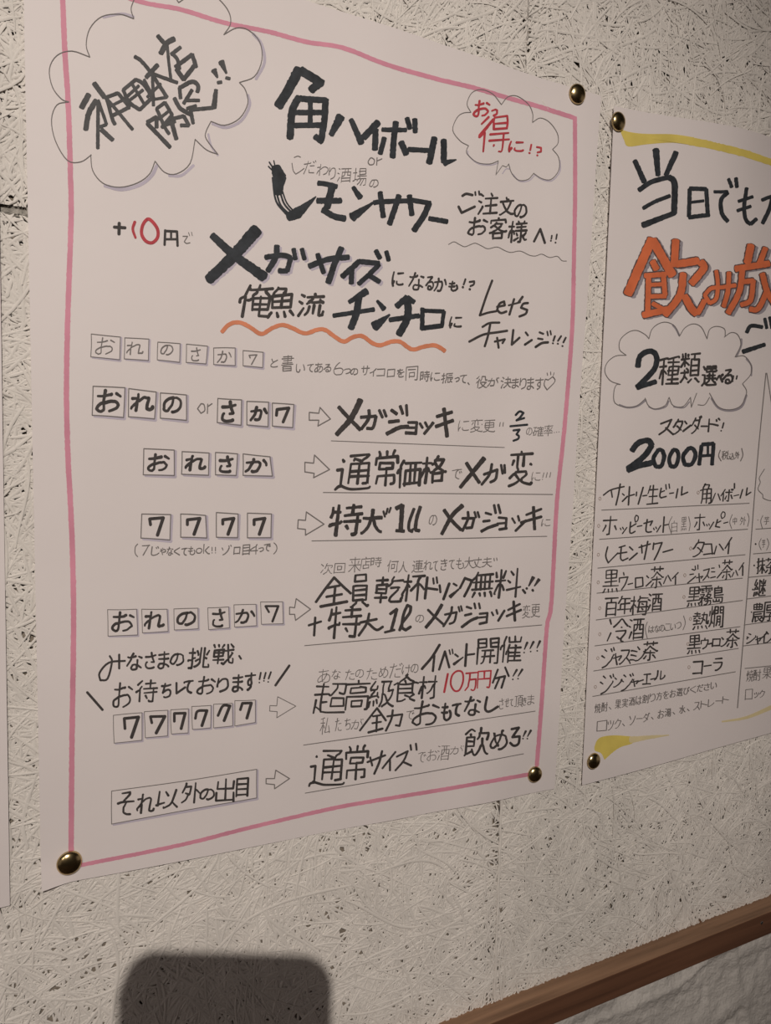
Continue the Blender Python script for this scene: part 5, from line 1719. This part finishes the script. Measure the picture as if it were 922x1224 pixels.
def glyph(ch, box):
    st = GLY.get(ch)
    if not st: return []
    a = np.vstack(st); lo, hi = a.min(0), a.max(0); ext = np.maximum(hi - lo, 1e-6)
    x0, y0, x1, y1 = box; out = []
    sx_, sy_ = (x1 - x0) / max(ext[0], 6), (y1 - y0) / max(ext[1], 6)
    for q in st:
        p = (q - lo) * np.array([sx_, sy_]) + np.array([x0, y0])
        u = (p[:, 1] - y0) / max(1e-6, y1 - y0) - 0.5; v = (p[:, 0] - x0) / max(1e-6, x1 - x0) - 0.5
        p = p + np.stack([-u * (x1 - x0) * 0.10, -v * (y1 - y0) * 0.05], 1)     # a hand's slant
        out.append(p + rng.normal(0, 0.012 * (x1 - x0), p.shape))
    return out
def nums(s): return [float(t) for t in s.replace(' ', ',').split(',')]
def run_ink(which, H, parent):
    cur = None; name = label = None
    for ln in INKTXT.splitlines() + ['@0 end pen 0 0 1']:
        if not ln: continue
        if ln[0] == '@':
            if cur is not None: cur.build(name, parent, label)
            lab = ln.split(' | '); h = lab[0].split(); cur = None
            if h[0] != '@%d' % which: continue
            name = h[1]; label = lab[1] if len(lab) > 1 else None; rough = 0.05 if h[2] == 'brush' else 0.0
            ox, oy, sc = float(h[3]), float(h[4]), float(h[5]); cur = Ink(H); k = 'mark'; sh = (0, 0); grow = 0; continue
        if cur is None: continue
        C = lambda P: [(ox + (p[0] + sh[0]) / sc, oy + (p[1] + sh[1]) / sc) for p in P]
        def stroke(l):
            a, b = l.split('/'); w = a.split('>'); w0 = float(w[0]) + grow; w1 = float(w[-1]) + grow
            n = nums(b); rr = rough if w0 / sc > 3.2 else rough * 0.5
            cur.ribbon(C(list(zip(n[0::2], n[1::2]))), w0 / sc, w1 / sc, k, rr)
        t = ln.split(' ')
        if t[0] == 'k': k = t[1]
        elif t[0] == 'shift': sh = (float(t[1]), float(t[2]))
        elif t[0] == 'grow': grow = float(t[1])
        elif t[0] == 'O':
            for l in ORANGE.splitlines():
                if l: stroke(l)
        elif t[0] == 'G':
            w = float(t[2])
            for ch, bx in zip(t[1], t[3:]):
                for p in glyph(ch, nums(bx)):
                    f = rng.uniform(0.9, 1.12); cur.ribbon(C(p), w * f * 1.10 / sc, w * f * 0.80 / sc, k, rough if w / sc > 3 else 0)
        elif t[0] == 'T':
            w = float(t[2]); a = np.array(nums(t[3])); b = np.array(nums(t[4])); h = float(t[5]); n = len(t[1])
            for q, ch in enumerate(t[1]):
                c = a + (b - a) * (q + 0.5) / n; hw = 0.40 * (b[0] - a[0]) / n; hh = h / 2 * (1 - 0.3 * q / n)
                if ch in '、': c = c + np.array([-hw * .5, hh * .6]); hw *= .35; hh *= .25
                if ch == 'ー': hh = 2.0
                for p in glyph(ch, (c[0] - hw, c[1] - hh, c[0] + hw, c[1] + hh)): cur.ribbon(C(p), w / sc, w / sc, k)
        elif t[0] == 'T2':
            for q in t[1:]:
                x, y = nums(q); a = np.linspace(0, 2 * math.pi, 9)
                b_ = Ink(H); b_.n = 3; b_.ribbon([(x + 1.3 * math.cos(g), y + 1.9 * math.sin(g)) for g in a], 0.6, 0.6, 'tan'); b_.build(name, parent)
        elif t[0] == 'B':
            w = float(t[1]); q = [np.array(nums(s_)) for s_ in t[2:6]]
            o = np.array([3.2, 3.2]) * w / 4
            k2 = 'lav'; cur.ribbon(C([q[1] + o * (1, 1.5), q[2] + o]), 2.9 * w / sc, 2.2 * w / sc, k2); cur.ribbon(C([q[3] + o * (2.5, 1), q[2] + o]), 2.2 * w / sc, 3.2 * w / sc, k2)
            for i in range(4):
                a, b = q[i], q[(i + 1) % 4]; mid = (a + b) / 2 + rng.normal(0, 0.006, 2) * np.hypot(*(b - a))
                cur.ribbon(C([a, mid, b]), w * 0.9 / sc, w * 0.9 / sc, 'grey')
        elif t[0] == 'P':
            p = [np.array(nums(s_)) for s_ in t[1:]]; r = smooth_line(p + [p[0]]); r = [x for q in r for x in q[:-1]]
            c = sum(r) / len(r); cur.put(C(r + [c]), [(i, (i + 1) % len(r), len(r)) for i in range(len(r))], k)
        else: stroke(ln)

# ---------------------------------------------------------------- posters
def poster(C, H, label, material, which, name='handwritten_poster'):
    c = np.mean(np.array(C), 0); p = empty(name, (c[0], 0, c[1] + ZC), label, 'poster')
    sheet('paper', C, H, p, material)
    if which: run_ink(which, H, p)
    return p
poster(P1C, H1, 'large white handwritten poster inside a pink marker border', m_paper, 1)
poster(P2C, H2, 'white handwritten drink menu poster with yellow stripes and huge orange lettering', m_paper2, 2)
poster(P3C, H3, 'plain edge of a white sheet at the left edge of the photo', m_paper, 0, 'paper_sheet')

# ---------------------------------------------------------------- thumbtacks
def tack(px, rad, H, label, tilt=(0, 0)):
    q = unp([px], H, 0.0012)[0]; base = (q[0], q[1] + 0.0009, q[2])
    t = empty('thumbtack', base, label, 'thumbtack', 'brass thumbtacks holding the posters')
    prof = [(rad * 0.93, 0.0), (rad, 0.0002), (rad, 0.0005)]
    for k in range(1, 10):
        a = k / 10 * math.pi / 2; prof.append((rad * math.cos(a), 0.0005 + 0.0026 * math.sin(a)))
    prof.append((rad * 0.04, 0.0031))
    h = link('head', lathe('head', prof, 48), m_brass, None, True); h.parent = t
    n = link('pin', lathe('pin', [(0.0005, 0.0002), (0.0005, -0.0050), (0.0001, -0.0075)], 10), m_steel, None); n.parent = t
    t.rotation_euler = (tilt[0], 0, tilt[1])
tack((691, 112), 0.0054, H1, 'brass thumbtack at the top right corner of the pink bordered poster', (0.05, -0.05))
tack((83, 1032), 0.0056, H1, 'brass thumbtack at the bottom left corner of the pink bordered poster', (-0.03, 0.05))
tack((640, 926), 0.0050, H1, 'brass thumbtack at the bottom right corner of the pink bordered poster', (-0.04, -0.12))
tack((740, 145), 0.0054, H2, 'brass thumbtack above the yellow stripe at the top left of the menu poster', (0.02, 0.1))
tack((710.5, 910), 0.0052, H2, 'brass thumbtack below the yellow patch at the bottom left of the menu poster', (-0.05, 0.02))

# ---------------------------------------------------------------- things outside the frame: phone, lamps, room
MC = np.array([[*R[0], 0], [*R[1], -D], [*R[2], ZC], [0, 0, 0, 1]])
m_black = mat('black_glass', (0.02, 0.02, 0.022), 0.2); m_case = mat('phone_case', (0.05, 0.05, 0.055), 0.5)
def rbox(name, x0, x1, y0, y1, z0, z1, r, n=8):
    v = []; 
    for z in (z0, z1):
        for cx, cy, a0 in ((x1 - r, y1 - r, 0), (x0 + r, y1 - r, 90), (x0 + r, y0 + r, 180), (x1 - r, y0 + r, 270)):
            for k in range(n + 1): a = math.radians(a0 + 90 * k / n); v.append((cx + r * math.cos(a), cy + r * math.sin(a), z))
    n = len(v) // 2; f = [tuple(range(n))[::-1], tuple(range(n, 2 * n))] + [(k, (k + 1) % n, n + (k + 1) % n, n + k) for k in range(n)]
    return mesh(name, v, f)
ph = empty('smartphone', (0, -D, ZC), 'black smartphone held up in front of the posters', 'phone')
ph.matrix_world = Matrix(MC.tolist())
for nm, me, mt in (('case', rbox('case', -0.020, 0.055, -0.132, 0.025, 0.0035, 0.0115, 0.0120), m_case),
                   ('screen', rbox('screen', -0.018, 0.053, -0.130, 0.023, 0.0116, 0.0120, 0.008), m_black),
                   ('lens_ring', rbox('lens_ring', -0.007, 0.007, -0.007, 0.007, 0.0022, 0.0034, 0.0068), m_black)):
    o = link(nm, me, mt); o.parent = ph

m_dark = mat('dark_metal', (0.03, 0.03, 0.03), 0.5)
sp = empty('spotlight', LAMP, 'black ceiling spotlight aimed at the posters', 'lamp')
d = (Vector((0.12, 0, ZC)) - Vector(LAMP)).normalized(); rot = (-d).to_track_quat('Z', 'Y').to_matrix().to_4x4()
def can(name, prof, mt, n=32):
    v, f = [], []
    for r, z in prof:
        for k in range(n): a = 2 * math.pi * k / n; v.append((r * math.cos(a), r * math.sin(a), z))
    for j in range(len(prof) - 1):
        for k in range(n): f.append((j * n + k, j * n + (k + 1) % n, (j + 1) * n + (k + 1) % n, (j + 1) * n + k))
    me = mesh(name, v, f); me.transform(rot); o = link(name, me, mt, None, True); o.parent = sp; return o
can('shade', [(0.034, -0.004), (0.036, 0.09), (0.02, 0.11), (0.0005, 0.112), (0.0005, 0.108), (0.018, 0.106), (0.032, 0.088), (0.030, 0.0)], m_dark)
can('bulb', [(0.0005, 0.018), (0.022, 0.022), (0.024, 0.03), (0.012, 0.06), (0.0005, 0.062)], mat('bulb_glass', (0.8, 0.8, 0.8), 0.3))
st = box_mesh('stem', -0.006, 0.006, -0.006, 0.006, 0.0, 2.6 - LAMP[2] - 0.08); st.transform(Matrix.Translation((-0.02 - d.x * 0.1, -d.y * 0.1, -d.z * 0.1)))
o = link('stem', st, m_dark); o.parent = sp
floor = link('floor', box_mesh('floor', -4, 5, -5, 0.12, -0.1, 0.0), mat('floor_tiles', (0.16, 0.11, 0.08), 0.5, noise=(3, 0.2))); tag(floor, kind='structure')
ceil = link('ceiling', box_mesh('ceiling', -4, 5, -5, 0.12, 2.6, 2.7), mat('dark_ceiling', (0.06, 0.05, 0.045), 0.8, noise=(3, 0.2))); tag(ceil, kind='structure')
wf = link('wall_front', box_mesh('wall_front', -4, 5, -5, -4.9, 0, 2.6), mat('dark_panelling', (0.12, 0.08, 0.06), 0.6, noise=(3, 0.2))); tag(wf, kind='structure')
